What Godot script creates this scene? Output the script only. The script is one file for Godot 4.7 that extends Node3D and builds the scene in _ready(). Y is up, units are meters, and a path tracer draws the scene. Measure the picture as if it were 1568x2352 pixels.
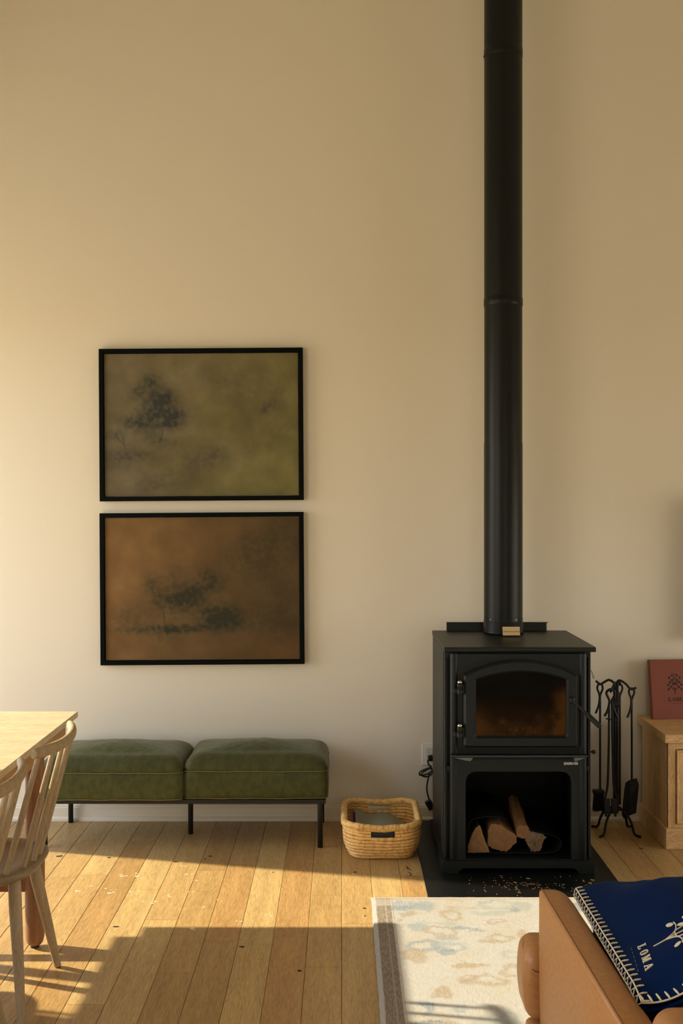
extends Node3D

const EYE := Vector3(0, 1.608, 5.6)
var rng := RandomNumberGenerator.new()
var taken := {}
var M := {}
var grain_tex: ImageTexture
var grain_bump: ImageTexture


# ---------------------------------------------------------------- nodes
func numbered(called: String) -> String:
	var n: int = taken.get(called, 0)
	taken[called] = n + 1
	return called if n == 0 else "%s_%03d" % [called, n]

func thing(called: String, label: String, category: String, at := Vector3.ZERO, turn := 0.0, group := "") -> Node3D:
	var o := Node3D.new()
	o.name = numbered(called)
	add_child(o, true)
	o.position = at
	o.rotation.y = turn
	tag(o, label, category, group)
	return o

func tag(o: Node, label: String, category: String, group := "") -> void:
	o.set_meta("label", label)
	if category != "":
		o.set_meta("category", category)
	if group != "":
		o.set_meta("group", group)

func obj(called: String, st: SurfaceTool, m: Material, parent: Node = null, label := "") -> MeshInstance3D:
	st.generate_normals()
	return put(called, st.commit(), m, parent, label)

func put(called: String, mesh: Mesh, m: Material, parent: Node = null, label := "") -> MeshInstance3D:
	var o := MeshInstance3D.new()
	o.mesh = mesh
	o.material_override = m
	if parent == null:
		o.name = numbered(called)
		add_child(o, true)
	else:
		var k := 0
		var full := called
		while parent.has_node(NodePath(full)):
			k += 1
			full = "%s_%03d" % [called, k]
		o.name = full
		parent.add_child(o, true)
	if label != "":
		o.set_meta("label", label)
	return o

func struct(called: String, st: SurfaceTool, m: Material, label: String, parent: Node = null) -> MeshInstance3D:
	var o := obj(called, st, m, parent)
	if parent == null:
		o.set_meta("kind", "structure")
		tag(o, label, called.split("_")[0])
	return o


# ---------------------------------------------------------------- shapes
func mb(flat := false) -> SurfaceTool:
	var st := SurfaceTool.new()
	st.begin(Mesh.PRIMITIVE_TRIANGLES)
	st.set_smooth_group(-1 if flat else 0)
	return st

func t3(st: SurfaceTool, a: Vector3, b: Vector3, c: Vector3) -> void:  # counter-clockwise seen from outside
	st.add_vertex(a)
	st.add_vertex(c)
	st.add_vertex(b)

func q4(st: SurfaceTool, a: Vector3, b: Vector3, c: Vector3, d: Vector3) -> void:
	t3(st, a, b, c)
	t3(st, a, c, d)

func t3o(st: SurfaceTool, a: Vector3, b: Vector3, c: Vector3, mid: Vector3) -> void:
	if (b - a).cross(c - a).dot((a + b + c) / 3.0 - mid) < 0.0:
		t3(st, a, c, b)
	else:
		t3(st, a, b, c)

func q4o(st: SurfaceTool, a: Vector3, b: Vector3, c: Vector3, d: Vector3, mid: Vector3) -> void:
	t3o(st, a, b, c, mid)
	t3o(st, a, c, d, mid)

func bx(st: SurfaceTool, c: Vector3, s: Vector3, bevel := 0.0, turn := Basis()) -> void:
	st.set_smooth_group(-1)
	var h := s / 2.0
	var b := minf(bevel, minf(h.x, minf(h.y, h.z)) * 0.9)
	var v := func(sg: Vector3, axis: int) -> Vector3:
		var p := Vector3(sg.x * (h.x - b), sg.y * (h.y - b), sg.z * (h.z - b))
		p[axis] = sg[axis] * h[axis]
		return c + turn * p
	for axis in 3:
		var u := (axis + 1) % 3
		var w := (axis + 2) % 3
		for s0 in [-1.0, 1.0]:
			var cs := []
			for k in [[-1.0, -1.0], [1.0, -1.0], [1.0, 1.0], [-1.0, 1.0]]:
				var sg := Vector3.ZERO
				sg[axis] = s0
				sg[u] = k[0]
				sg[w] = k[1]
				cs.append(sg)
			q4o(st, v.call(cs[0], axis), v.call(cs[1], axis), v.call(cs[2], axis), v.call(cs[3], axis), c)
			if b > 0.0:
				for s1 in [-1.0, 1.0]:
					var e0 := Vector3.ZERO
					e0[axis] = s0
					e0[u] = s1
					e0[w] = -1.0
					var e1 := e0
					e1[w] = 1.0
					q4o(st, v.call(e0, axis), v.call(e1, axis), v.call(e1, u), v.call(e0, u), c)
	if b > 0.0:
		for sx in [-1.0, 1.0]:
			for sy in [-1.0, 1.0]:
				for sz in [-1.0, 1.0]:
					var sg := Vector3(sx, sy, sz)
					t3o(st, v.call(sg, 0), v.call(sg, 1), v.call(sg, 2), c)

func span(st: SurfaceTool, x0: float, x1: float, y0: float, y1: float, z0: float, z1: float, bevel := 0.0) -> void:
	bx(st, Vector3((x0 + x1) / 2, (y0 + y1) / 2, (z0 + z1) / 2), Vector3(absf(x1 - x0), absf(y1 - y0), absf(z1 - z0)), bevel)

func tube(st: SurfaceTool, pts: Array, rad, n := 8, closed := false, squash := 1.0, up := Vector3.ZERO) -> void:
	st.set_smooth_group(0)
	var m := pts.size()
	var rings := []
	var n1 := Vector3.ZERO
	for i in m:
		var a: Vector3 = pts[(i - 1 + m) % m] if closed or i > 0 else pts[i]
		var b: Vector3 = pts[(i + 1) % m] if closed or i < m - 1 else pts[i]
		var t := (b - a).normalized()
		if up != Vector3.ZERO:
			n1 = (up - t * up.dot(t)).normalized()
		elif n1 == Vector3.ZERO:
			var ref := Vector3.UP if absf(t.y) < 0.9 else Vector3.RIGHT
			n1 = (ref - t * ref.dot(t)).normalized()
		else:
			n1 = (n1 - t * n1.dot(t)).normalized()
		var n2 := t.cross(n1)
		var r: float = rad[i] if rad is Array else rad
		var ring := []
		for j in n:
			var f := TAU * j / n
			ring.append(pts[i] + n1 * cos(f) * r + n2 * sin(f) * r * squash)
		rings.append(ring)
	for i in (m if closed else m - 1):
		var r0: Array = rings[i]
		var r1: Array = rings[(i + 1) % m]
		for j in n:
			var k := (j + 1) % n
			q4(st, r0[j], r0[k], r1[k], r1[j])
	if not closed:
		st.set_smooth_group(-1)
		for j in range(1, n - 1):
			t3(st, rings[0][0], rings[0][j + 1], rings[0][j])
			t3(st, rings[m - 1][0], rings[m - 1][j], rings[m - 1][j + 1])
		st.set_smooth_group(0)

func curve(pts: Array, per := 6, closed := false) -> Array:  # Catmull-Rom
	var out := []
	var m := pts.size()
	for i in (m if closed else m - 1):
		var p0: Vector3 = pts[(i - 1 + m) % m] if closed or i > 0 else pts[i]
		var p1: Vector3 = pts[i]
		var p2: Vector3 = pts[(i + 1) % m]
		var p3: Vector3 = pts[(i + 2) % m] if closed or i < m - 2 else p2
		for k in per:
			out.append(p1.cubic_interpolate(p2, p0, p3, float(k) / per))
	if not closed:
		out.append(pts[m - 1])
	return out

func lathe(st: SurfaceTool, base: Vector3, axis: Vector3, prof: Array, n := 24, smooth := true) -> void:
	axis = axis.normalized()
	var ref := Vector3.RIGHT if absf(axis.x) < 0.9 else Vector3.UP
	var n1 := (ref - axis * ref.dot(axis)).normalized()
	var n2 := axis.cross(n1)
	st.set_smooth_group(0 if smooth else -1)
	var rings := []
	for p in prof:
		var ring := []
		for j in n:
			var f := TAU * j / n
			ring.append(base + axis * p.y + (n1 * cos(f) + n2 * sin(f)) * p.x)
		rings.append(ring)
	for i in prof.size() - 1:
		for j in n:
			var k := (j + 1) % n
			q4(st, rings[i][j], rings[i][k], rings[i + 1][k], rings[i + 1][j])
	st.set_smooth_group(-1)
	var e: int = prof.size() - 1
	for j in range(1, n - 1):
		t3(st, rings[0][0], rings[0][j + 1], rings[0][j])
		t3(st, rings[e][0], rings[e][j], rings[e][j + 1])

func loft(st: SurfaceTool, rings: Array, smooth := true, caps := true) -> void:  # rings run counter-clockwise seen from the last one
	st.set_smooth_group(0 if smooth else -1)
	var n: int = rings[0].size()
	for i in rings.size() - 1:
		for j in n:
			var k := (j + 1) % n
			q4(st, rings[i][j], rings[i][k], rings[i + 1][k], rings[i + 1][j])
	if not caps:
		return
	for e in [0, rings.size() - 1]:
		var mid := Vector3.ZERO
		for p in rings[e]:
			mid += p
		mid /= n
		for j in n:
			var k := (j + 1) % n
			if e == 0:
				t3(st, mid, rings[e][k], rings[e][j])
			else:
				t3(st, mid, rings[e][j], rings[e][k])

func extrude(st: SurfaceTool, poly: PackedVector2Array, z0: float, z1: float, xf := Transform3D(), smooth := false) -> void:
	if Geometry2D.is_polygon_clockwise(poly):
		poly.reverse()
	var idx := Geometry2D.triangulate_polygon(poly)
	st.set_smooth_group(-1)
	for i in range(0, idx.size(), 3):
		var a := poly[idx[i]]
		var b := poly[idx[i + 1]]
		var c := poly[idx[i + 2]]
		if (b - a).cross(c - a) < 0:
			var t := b
			b = c
			c = t
		t3(st, xf * Vector3(a.x, a.y, z1), xf * Vector3(b.x, b.y, z1), xf * Vector3(c.x, c.y, z1))
		t3(st, xf * Vector3(a.x, a.y, z0), xf * Vector3(c.x, c.y, z0), xf * Vector3(b.x, b.y, z0))
	if smooth:
		st.set_smooth_group(0)
	for i in poly.size():
		var a := poly[i]
		var b := poly[(i + 1) % poly.size()]
		q4(st, xf * Vector3(a.x, a.y, z0), xf * Vector3(b.x, b.y, z0), xf * Vector3(b.x, b.y, z1), xf * Vector3(a.x, a.y, z1))

func ring_plate(st: SurfaceTool, loops: Array) -> void:  # loops of Vector3, joined one to the next and the last to the first; each counter-clockwise
	st.set_smooth_group(-1)
	var n: int = loops[0].size()
	for i in loops.size():
		var a: Array = loops[i]
		var b: Array = loops[(i + 1) % loops.size()]
		for j in n:
			var k := (j + 1) % n
			q4(st, a[j], a[k], b[k], b[j])

func rbox(st: SurfaceTool, c: Vector3, s: Vector3, r: float, seg := 6, rim := 4, warp = null) -> void:
	st.set_smooth_group(0)
	var h := s / 2.0
	var ticks := func(e: float) -> Array:
		var out := []
		for i in rim:
			out.append(-e + r * (1.0 - cos(PI / 2 * i / rim)) if false else -e + r * i / rim)
		for i in seg + 1:
			out.append(lerpf(-(e - r), e - r, float(i) / seg))
		for i in range(rim - 1, -1, -1):
			out.append(e - r * i / rim)
		return out
	var place := func(p: Vector3) -> Vector3:
		var inner := p.clamp(-(h - Vector3.ONE * r), h - Vector3.ONE * r)
		var d := (p - inner)
		var o := inner + (d.normalized() * r if d.length() > 1e-7 else Vector3.ZERO)
		o += c
		if warp != null:
			o = warp.call(o)
		return o.snapped(Vector3.ONE * 1e-5)
	for axis in 3:
		var u := (axis + 1) % 3
		var w := (axis + 2) % 3
		var tu: Array = ticks.call(h[u])
		var tw: Array = ticks.call(h[w])
		for sg in [-1.0, 1.0]:
			var g := []
			for a in tu:
				var row := []
				for b in tw:
					var p := Vector3.ZERO
					p[axis] = sg * h[axis]
					p[u] = a
					p[w] = b
					row.append(place.call(p))
				g.append(row)
			for i in tu.size() - 1:
				for j in tw.size() - 1:
					if sg > 0:
						q4(st, g[i][j], g[i + 1][j], g[i + 1][j + 1], g[i][j + 1])
					else:
						q4(st, g[i][j], g[i][j + 1], g[i + 1][j + 1], g[i + 1][j])

func rrect(w: float, d: float, r: float, per := 6) -> PackedVector2Array:  # rounded rectangle, counter-clockwise
	var out := PackedVector2Array()
	for k in 4:
		var cx: float = (w / 2 - r) * [1, -1, -1, 1][k]
		var cy: float = (d / 2 - r) * [1, 1, -1, -1][k]
		for i in per + 1:
			var f := PI / 2 * (k + float(i) / per)
			out.append(Vector2(cx + cos(f) * r, cy + sin(f) * r))
	return out

func flat_ring(poly: PackedVector2Array, y: float, at := Vector3.ZERO) -> Array:  # laid in the ground plane, for loft() from below upwards
	var out := []
	for p in poly:
		out.append(at + Vector3(p.x, y, -p.y))
	return out

func up_ring(poly, z: float) -> Array:
	var out := []
	for p in poly:
		out.append(Vector3(p.x, p.y, z))
	return out

func text(called: String, said: String, height: float, font_name: String, m: Material, parent: Node, at: Vector3, turn := Basis(), thick := 0.0006, bold := false, italic := false, squeeze := 1.0) -> MeshInstance3D:
	var f := SystemFont.new()
	f.font_names = PackedStringArray([font_name])
	if bold:
		f.font_weight = 700
	f.font_italic = italic
	var t := TextMesh.new()
	t.text = said
	t.font = f
	t.font_size = 48
	t.pixel_size = height / 48.0 * 1.38
	t.depth = thick
	t.curve_step = 1.0
	var o := put(called, t, m, parent)
	o.transform = Transform3D(turn * Basis.from_scale(Vector3(squeeze, 1, 1)), at)
	return o


# ---------------------------------------------------------------- materials
func mat(c: Color, rough := 0.6, metal := 0.0, spec := 0.5) -> StandardMaterial3D:
	var m := StandardMaterial3D.new()
	m.albedo_color = c
	m.roughness = rough
	m.metallic = metal
	m.metallic_specular = spec
	return m

func noise(freq: float, octaves := 4, s := 1, kind := FastNoiseLite.TYPE_SIMPLEX_SMOOTH) -> FastNoiseLite:
	var n := FastNoiseLite.new()
	n.noise_type = kind
	n.frequency = freq
	n.fractal_octaves = octaves
	n.seed = s
	return n

func noise_bytes(n: FastNoiseLite, w: int, h: int) -> PackedByteArray:
	var im := n.get_seamless_image(w, h)
	im.convert(Image.FORMAT_L8)
	return im.get_data()

func make_grain() -> void:  # wood grain that runs down the texture; tiles
	var w := 512
	var slow := noise_bytes(noise(0.007, 2, 5), w, w)
	var fine := noise_bytes(noise(0.05, 3, 9), w, w)
	var pores := noise_bytes(noise(0.11, 2, 12), w, w)
	var out := PackedByteArray()
	out.resize(w * w * 3)
	var bump := PackedByteArray()
	bump.resize(w * w)
	for i in w * w:
		var s := slow[i] / 255.0
		var f := fine[i] / 255.0
		var ring := 0.5 + 0.5 * sin(s * 38.0 + f * 2.0)
		ring = pow(ring, 3.0)
		var p := pores[i] / 255.0
		var v := 0.83 + 0.16 * f - 0.055 * ring - 0.09 * smoothstep(0.60, 0.76, p) + 0.10 * (s - 0.5)
		v = clampf(v, 0.0, 1.0)
		out[i * 3] = int(255 * pow(v, 0.93))
		out[i * 3 + 1] = int(255 * v)
		out[i * 3 + 2] = int(255 * pow(v, 1.08))
		bump[i] = int(255 * clampf(0.7 - 0.5 * smoothstep(0.6, 0.75, p) + 0.2 * f, 0, 1))
	grain_tex = ImageTexture.create_from_image(Image.create_from_data(w, w, false, Image.FORMAT_RGB8, out))
	grain_bump = ImageTexture.create_from_image(Image.create_from_data(w, w, false, Image.FORMAT_L8, bump))

func wood(c: Color, along: int, rough := 0.5, world := true, off := Vector3.ZERO, across := 0.22, length := 1.6) -> StandardMaterial3D:
	var m := mat(c, rough)
	m.albedo_texture = grain_tex
	m.uv1_triplanar = true
	m.uv1_world_triplanar = world
	var s := Vector3.ONE / across
	s[along] = 1.0 / length
	m.uv1_scale = s
	m.uv1_offset = off
	m.uv1_triplanar_sharpness = 8.0
	m.heightmap_enabled = true
	m.heightmap_texture = grain_bump
	m.heightmap_scale = 0.03
	return m

func ramp_tex(n: FastNoiseLite, cols: Array, stops: Array, size := 512) -> NoiseTexture2D:
	var g := Gradient.new()
	g.offsets = PackedFloat32Array(stops)
	g.colors = PackedColorArray(cols)
	var t := NoiseTexture2D.new()
	t.width = size
	t.height = size
	t.seamless = true
	t.noise = n
	t.color_ramp = g
	return t

func rough_bump(m: StandardMaterial3D, n: FastNoiseLite, scale: Vector3, depth: float, world := true) -> void:
	var t := NoiseTexture2D.new()
	t.width = 512
	t.height = 512
	t.seamless = true
	t.noise = n
	m.heightmap_enabled = true
	m.heightmap_texture = t
	m.heightmap_scale = depth
	m.uv1_triplanar = true
	m.uv1_world_triplanar = world
	m.uv1_scale = scale

func materials() -> void:
	make_grain()
	M.wall = mat(Color(0.90, 0.87, 0.80), 0.9, 0.0, 0.3)
	rough_bump(M.wall, noise(0.05, 4, 3), Vector3.ONE * 2.2, 0.02)
	M.ceiling = mat(Color(0.90, 0.89, 0.85), 0.9, 0.0, 0.3)
	M.trim = mat(Color(0.90, 0.87, 0.79), 0.5)
	M.plain_floor = wood(Color(0.80, 0.60, 0.36), 2, 0.42)
	M.black_metal = mat(Color(0.055, 0.065, 0.062), 0.55, 0.0, 0.5)
	M.stove = mat(Color(0.045, 0.075, 0.076), 0.48, 0.0, 0.42)
	rough_bump(M.stove, noise(0.2, 2, 21), Vector3.ONE * 9.0, 0.012)
	M.stove_top = mat(Color(0.05, 0.075, 0.068), 0.45, 0.0, 0.45)
	M.pipe = mat(Color(0.03, 0.052, 0.052), 0.40, 0.0, 0.38)
	M.iron = mat(Color(0.05, 0.055, 0.055), 0.5, 0.2, 0.5)
	rough_bump(M.iron, noise(0.08, 3, 23), Vector3.ONE * 12.0, 0.05)
	M.worn = mat(Color(0.42, 0.46, 0.45), 0.4, 0.5)
	M.nickel = mat(Color(0.85, 0.78, 0.66), 0.22, 1.0)
	M.dark_void = mat(Color(0.03, 0.032, 0.03), 0.9)
	M.oak_chair = wood(Color(0.72, 0.625, 0.47), 1, 0.55, false, Vector3(0.1, 0.3, 0.7), 0.10, 0.9)
	M.oak_seat = wood(Color(0.60, 0.515, 0.39), 2, 0.45, false, Vector3(0.4, 0.2, 0.1), 0.12, 0.9)
	M.oak_table = wood(Color(0.88, 0.79, 0.63), 0, 0.42, true, Vector3.ZERO, 0.3, 2.0)
	M.oak_edge = wood(Color(0.76, 0.58, 0.38), 2, 0.5, true, Vector3.ZERO, 0.12, 1.5)
	M.leg_wood = wood(Color(0.62, 0.43, 0.27), 1, 0.55, true, Vector3.ZERO, 0.07, 0.8)
	M.frame = mat(Color(0.015, 0.03, 0.024), 0.6, 0.0, 0.2)
	M.hearth = mat(Color(0.04, 0.05, 0.047), 0.38)
	rough_bump(M.hearth, noise(0.03, 3, 33), Vector3.ONE * 3.0, 0.02)
	M.white = mat(Color(0.90, 0.89, 0.85), 0.4)
	M.slot = mat(Color(0.05, 0.05, 0.05), 0.6)
	M.cord = mat(Color(0.04, 0.045, 0.045), 0.4)
	M.velvet = mat(Color(0.27, 0.29, 0.12), 0.50, 0.0, 0.42)
	M.velvet.albedo_texture = ramp_tex(noise(0.016, 4, 41), [Color(0.80, 0.80, 0.77), Color(0.90, 0.91, 0.88), Color(1, 1, 1)], [0.25, 0.5, 0.75])
	M.velvet.rim_enabled = true
	M.velvet.rim = 1.0
	M.velvet.rim_tint = 0.55
	rough_bump(M.velvet, noise(0.03, 3, 43), Vector3(2.5, 1.6, 2.5), 0.14)
	M.piping = mat(Color(0.44, 0.40, 0.22), 0.7)
	M.leather = mat(Color(0.71, 0.50, 0.29), 0.42, 0.0, 0.5)
	M.leather.albedo_texture = ramp_tex(noise(0.02, 4, 51), [Color(0.94, 0.93, 0.92), Color(1, 1, 1)], [0.3, 0.7])
	rough_bump(M.leather, noise(0.14, 3, 53), Vector3.ONE * 5.0, 0.006)
	M.seam = mat(Color(0.45, 0.28, 0.15), 0.6)
	M.navy = mat(Color(0.012, 0.105, 0.265), 0.95, 0.0, 0.15)
	M.navy.rim_enabled = true
	M.navy.rim = 0.25
	M.navy.rim_tint = 0.6
	rough_bump(M.navy, noise(0.2, 2, 61), Vector3.ONE * 8.0, 0.03)
	M.thread = mat(Color(0.86, 0.81, 0.70), 0.8)
	M.grey_cloth = mat(Color(0.30, 0.33, 0.31), 0.9)
	rough_bump(M.grey_cloth, noise(0.2, 2, 63), Vector3.ONE * 8.0, 0.04)
	M.red_box = mat(Color(0.51, 0.275, 0.205), 0.75)
	rough_bump(M.red_box, noise(0.2, 2, 65), Vector3.ONE * 7.0, 0.01)
	M.ink = mat(Color(0.08, 0.07, 0.06), 0.7)
	M.card = mat(Color(0.82, 0.71, 0.52), 0.8)
	M.paper = mat(Color(0.56, 0.56, 0.49), 0.9)
	M.print = mat(Color(0.36, 0.37, 0.34), 0.9)
	M.side_oak = wood(Color(0.92, 0.745, 0.51), 1, 0.5, true, Vector3(0.3, 0, 0.2), 0.25, 1.4)
	M.side_top = wood(Color(0.92, 0.745, 0.51), 0, 0.5, true, Vector3(0.3, 0.1, 0.2), 0.25, 1.4)
	M.bark = mat(Color(0.22, 0.17, 0.12), 0.95)
	rough_bump(M.bark, noise(0.03, 4, 71), Vector3(9, 9, 3), 0.6)
	M.split = wood(Color(0.60, 0.445, 0.275), 2, 0.85, true, Vector3(0.13, 0.2, 0.5), 0.12, 0.5)
	M.split_grey = wood(Color(0.58, 0.48, 0.38), 1, 0.9, true, Vector3(0.5, 0.2, 0.5), 0.1, 0.3)
	M.rubber = mat(Color(0.05, 0.065, 0.07), 0.75, 0.0, 0.3)
	M.coil = mat(Color(1.0, 0.85, 0.56), 0.55)
	M.coil.albedo_texture = ramp_tex(noise(0.02, 4, 81), [Color(0.84, 0.74, 0.62), Color(0.97, 0.94, 0.9), Color(1, 1, 1)], [0.22, 0.40, 0.7])
	rough_bump(M.coil, noise(0.03, 3, 83), Vector3(4, 6, 4), 0.10)


# ---------------------------------------------------------------- camera and light
func view_and_light() -> void:
	var cam := Camera3D.new()
	cam.name = "camera"
	cam.projection = Camera3D.PROJECTION_FRUSTUM
	cam.near = 0.05
	cam.far = 60.0
	cam.size = 2.0 * 0.05 * 1176.0 / 2518.0
	cam.frustum_offset = Vector2(-0.5, -16.0) / 2518.0 * 0.05
	cam.position = EYE
	add_child(cam)
	cam.current = true

	var sky_m := ProceduralSkyMaterial.new()
	sky_m.sky_top_color = Color(0.66, 0.74, 0.86)
	sky_m.sky_horizon_color = Color(0.96, 0.93, 0.86)
	sky_m.sky_curve = 0.2
	sky_m.ground_bottom_color = Color(0.70, 0.65, 0.56)
	sky_m.ground_horizon_color = Color(0.76, 0.71, 0.60)
	sky_m.sun_angle_max = 25.0
	var sky := Sky.new()
	sky.sky_material = sky_m
	var env := Environment.new()
	env.background_mode = Environment.BG_SKY
	env.sky = sky
	env.background_energy_multiplier = 6.6
	env.tonemap_mode = Environment.TONE_MAPPER_LINEAR
	env.tonemap_exposure = 1.04
	env.sdfgi_enabled = true
	env.ssao_enabled = true
	env.ssil_enabled = true
	var we := WorldEnvironment.new()
	we.name = "world_environment"
	we.environment = env
	add_child(we)

	var sun := DirectionalLight3D.new()
	sun.name = "sun"
	var az := deg_to_rad(13.3)
	var el := deg_to_rad(29.4)
	var d := Vector3(cos(az) * cos(el), -sin(el), sin(az) * cos(el))
	sun.look_at_from_position(Vector3.ZERO, d)
	sun.light_color = Color(1.0, 0.95, 0.835)
	sun.light_energy = 3.0
	sun.light_angular_distance = 0.9
	sun.shadow_enabled = true
	sun.sky_mode = DirectionalLight3D.SKY_MODE_LIGHT_ONLY
	add_child(sun)


# ---------------------------------------------------------------- the room
func room() -> void:
	var gable := PackedVector2Array([Vector2(-2.75, 0), Vector2(4.55, 0), Vector2(4.55, 3.14), Vector2(0.9, 7.16), Vector2(-2.75, 3.14)])
	var st := mb(true)
	extrude(st, gable, -0.15, 0.0)
	struct("wall_back", st, M.wall, "cream painted gable wall behind the stove and the bench")
	# left wall with the big window that lets the sun in
	st = mb(true)
	span(st, -2.75, -2.6, 0, 3.3, 0, 0.162)
	span(st, -2.75, -2.6, 0, 3.3, 1.76, 3.0)
	span(st, -2.75, -2.6, 0, 3.3, 5.2, 8.2)
	span(st, -2.75, -2.6, 0, 0.10, 0.162, 1.76)
	span(st, -2.75, -2.6, 0, 0.10, 3.0, 5.2)
	span(st, -2.75, -2.6, 3.0, 3.3, 0.162, 1.76)
	span(st, -2.75, -2.6, 3.0, 3.3, 3.0, 5.2)
	struct("wall_left", st, M.wall, "cream painted wall to the left with a wide window")
	st = mb(true)
	span(st, 4.4, 4.55, 0, 3.3, 0, 0.7)
	span(st, 4.4, 4.55, 0, 3.3, 3.4, 8.2)
	span(st, 4.4, 4.55, 0, 0.3, 0.7, 3.4)
	span(st, 4.4, 4.55, 1.8, 3.3, 0.7, 3.4)
	struct("wall_right", st, M.wall, "cream painted wall to the right")
	st = mb(true)
	extrude(st, PackedVector2Array([Vector2(-2.75, 2.3), Vector2(4.55, 2.3), Vector2(4.55, 3.14), Vector2(0.9, 7.16), Vector2(-2.75, 3.14)]), 8.2, 8.35)
	span(st, -2.75, 0.8, 0, 2.3, 8.2, 8.35)
	span(st, 2.0, 4.55, 0, 2.3, 8.2, 8.35)
	span(st, 0.8, 2.0, 0, 0.3, 8.2, 8.35)
	struct("wall_front", st, M.wall, "cream painted wall behind the viewer with a wide window")
	st = mb(true)
	var sl := atan(1.1)
	for s in [-1.0, 1.0]:
		var turn := Basis(Vector3.BACK, -s * sl)
		var reach := 2.02 if s < 0.0 else 1.825  # the left eave overhangs
		var mid: Vector3 = Vector3(0.9 + s * reach, 7.035 - 1.1 * reach, 4.1) + turn * Vector3(0, 0.08, 0)
		bx(st, mid, Vector3(2.0 * reach / cos(sl) + 0.02, 0.16, 8.6), 0.0, turn)
	struct("ceiling", st, M.ceiling, "white vaulted ceiling sloping up from the left")
	# window frames
	var specs := [["window_1", Vector3(-2.7, 0, 0), 0.162, 1.76, 0.10, 3.0, true], ["window_4", Vector3(-2.7, 0, 0), 3.0, 5.2, 0.10, 3.0, true], ["window_2", Vector3(4.5, 0, 0), 0.7, 3.4, 0.3, 1.8, true], ["window_3", Vector3(0, 0, 8.28), 0.8, 2.0, 0.3, 2.3, false]]
	for w in specs:
		var root := Node3D.new()
		root.name = w[0]
		add_child(root)
		root.set_meta("kind", "structure")
		tag(root, "white window frame in the %s wall" % {"window_1": "left", "window_4": "left", "window_2": "right", "window_3": "front"}[w[0]], "window")
		st = mb(true)
		var a: float = w[2]
		var b: float = w[3]
		var lo: float = w[4]
		var hi: float = w[5]
		var bars := [[a, a + 0.03, lo, hi], [b - 0.03, b, lo, hi], [a, b, lo, lo + 0.04], [a, b, hi - 0.04, hi]]
		for r in bars:
			if w[6]:
				span(st, w[1].x - 0.03, w[1].x + 0.03, r[2], r[3], r[0], r[1])
			else:
				span(st, r[0], r[1], r[2], r[3], w[1].z - 0.03, w[1].z + 0.03)
		obj("window_frame", st, M.trim, root)
	# baseboard with a cap and a shoe
	var prof := PackedVector2Array([Vector2(0, 0), Vector2(0.026, 0), Vector2(0.026, 0.012), Vector2(0.020, 0.020), Vector2(0.016, 0.021), Vector2(0.016, 0.064), Vector2(0.012, 0.068), Vector2(0.012, 0.076), Vector2(0.007, 0.080), Vector2(0, 0.080)])
	st = mb(true)
	extrude(st, prof, -2.6, 4.4, Transform3D(Basis(Vector3(0, 0, 1), Vector3(0, 1, 0), Vector3(-1, 0, 0)).inverse() * Basis(), Vector3.ZERO) if false else Transform3D(Basis(Vector3(0, 0, 1), Vector3(0, 1, 0), Vector3(1, 0, 0)), Vector3.ZERO))
	struct("baseboard_back", st, M.trim, "low cream baseboard along the back wall")
	st = mb(true)
	span(st, -2.6, -2.584, 0, 0.08, 0.03, 8.2)
	struct("baseboard_left", st, M.trim, "low cream baseboard along the left wall")

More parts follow.
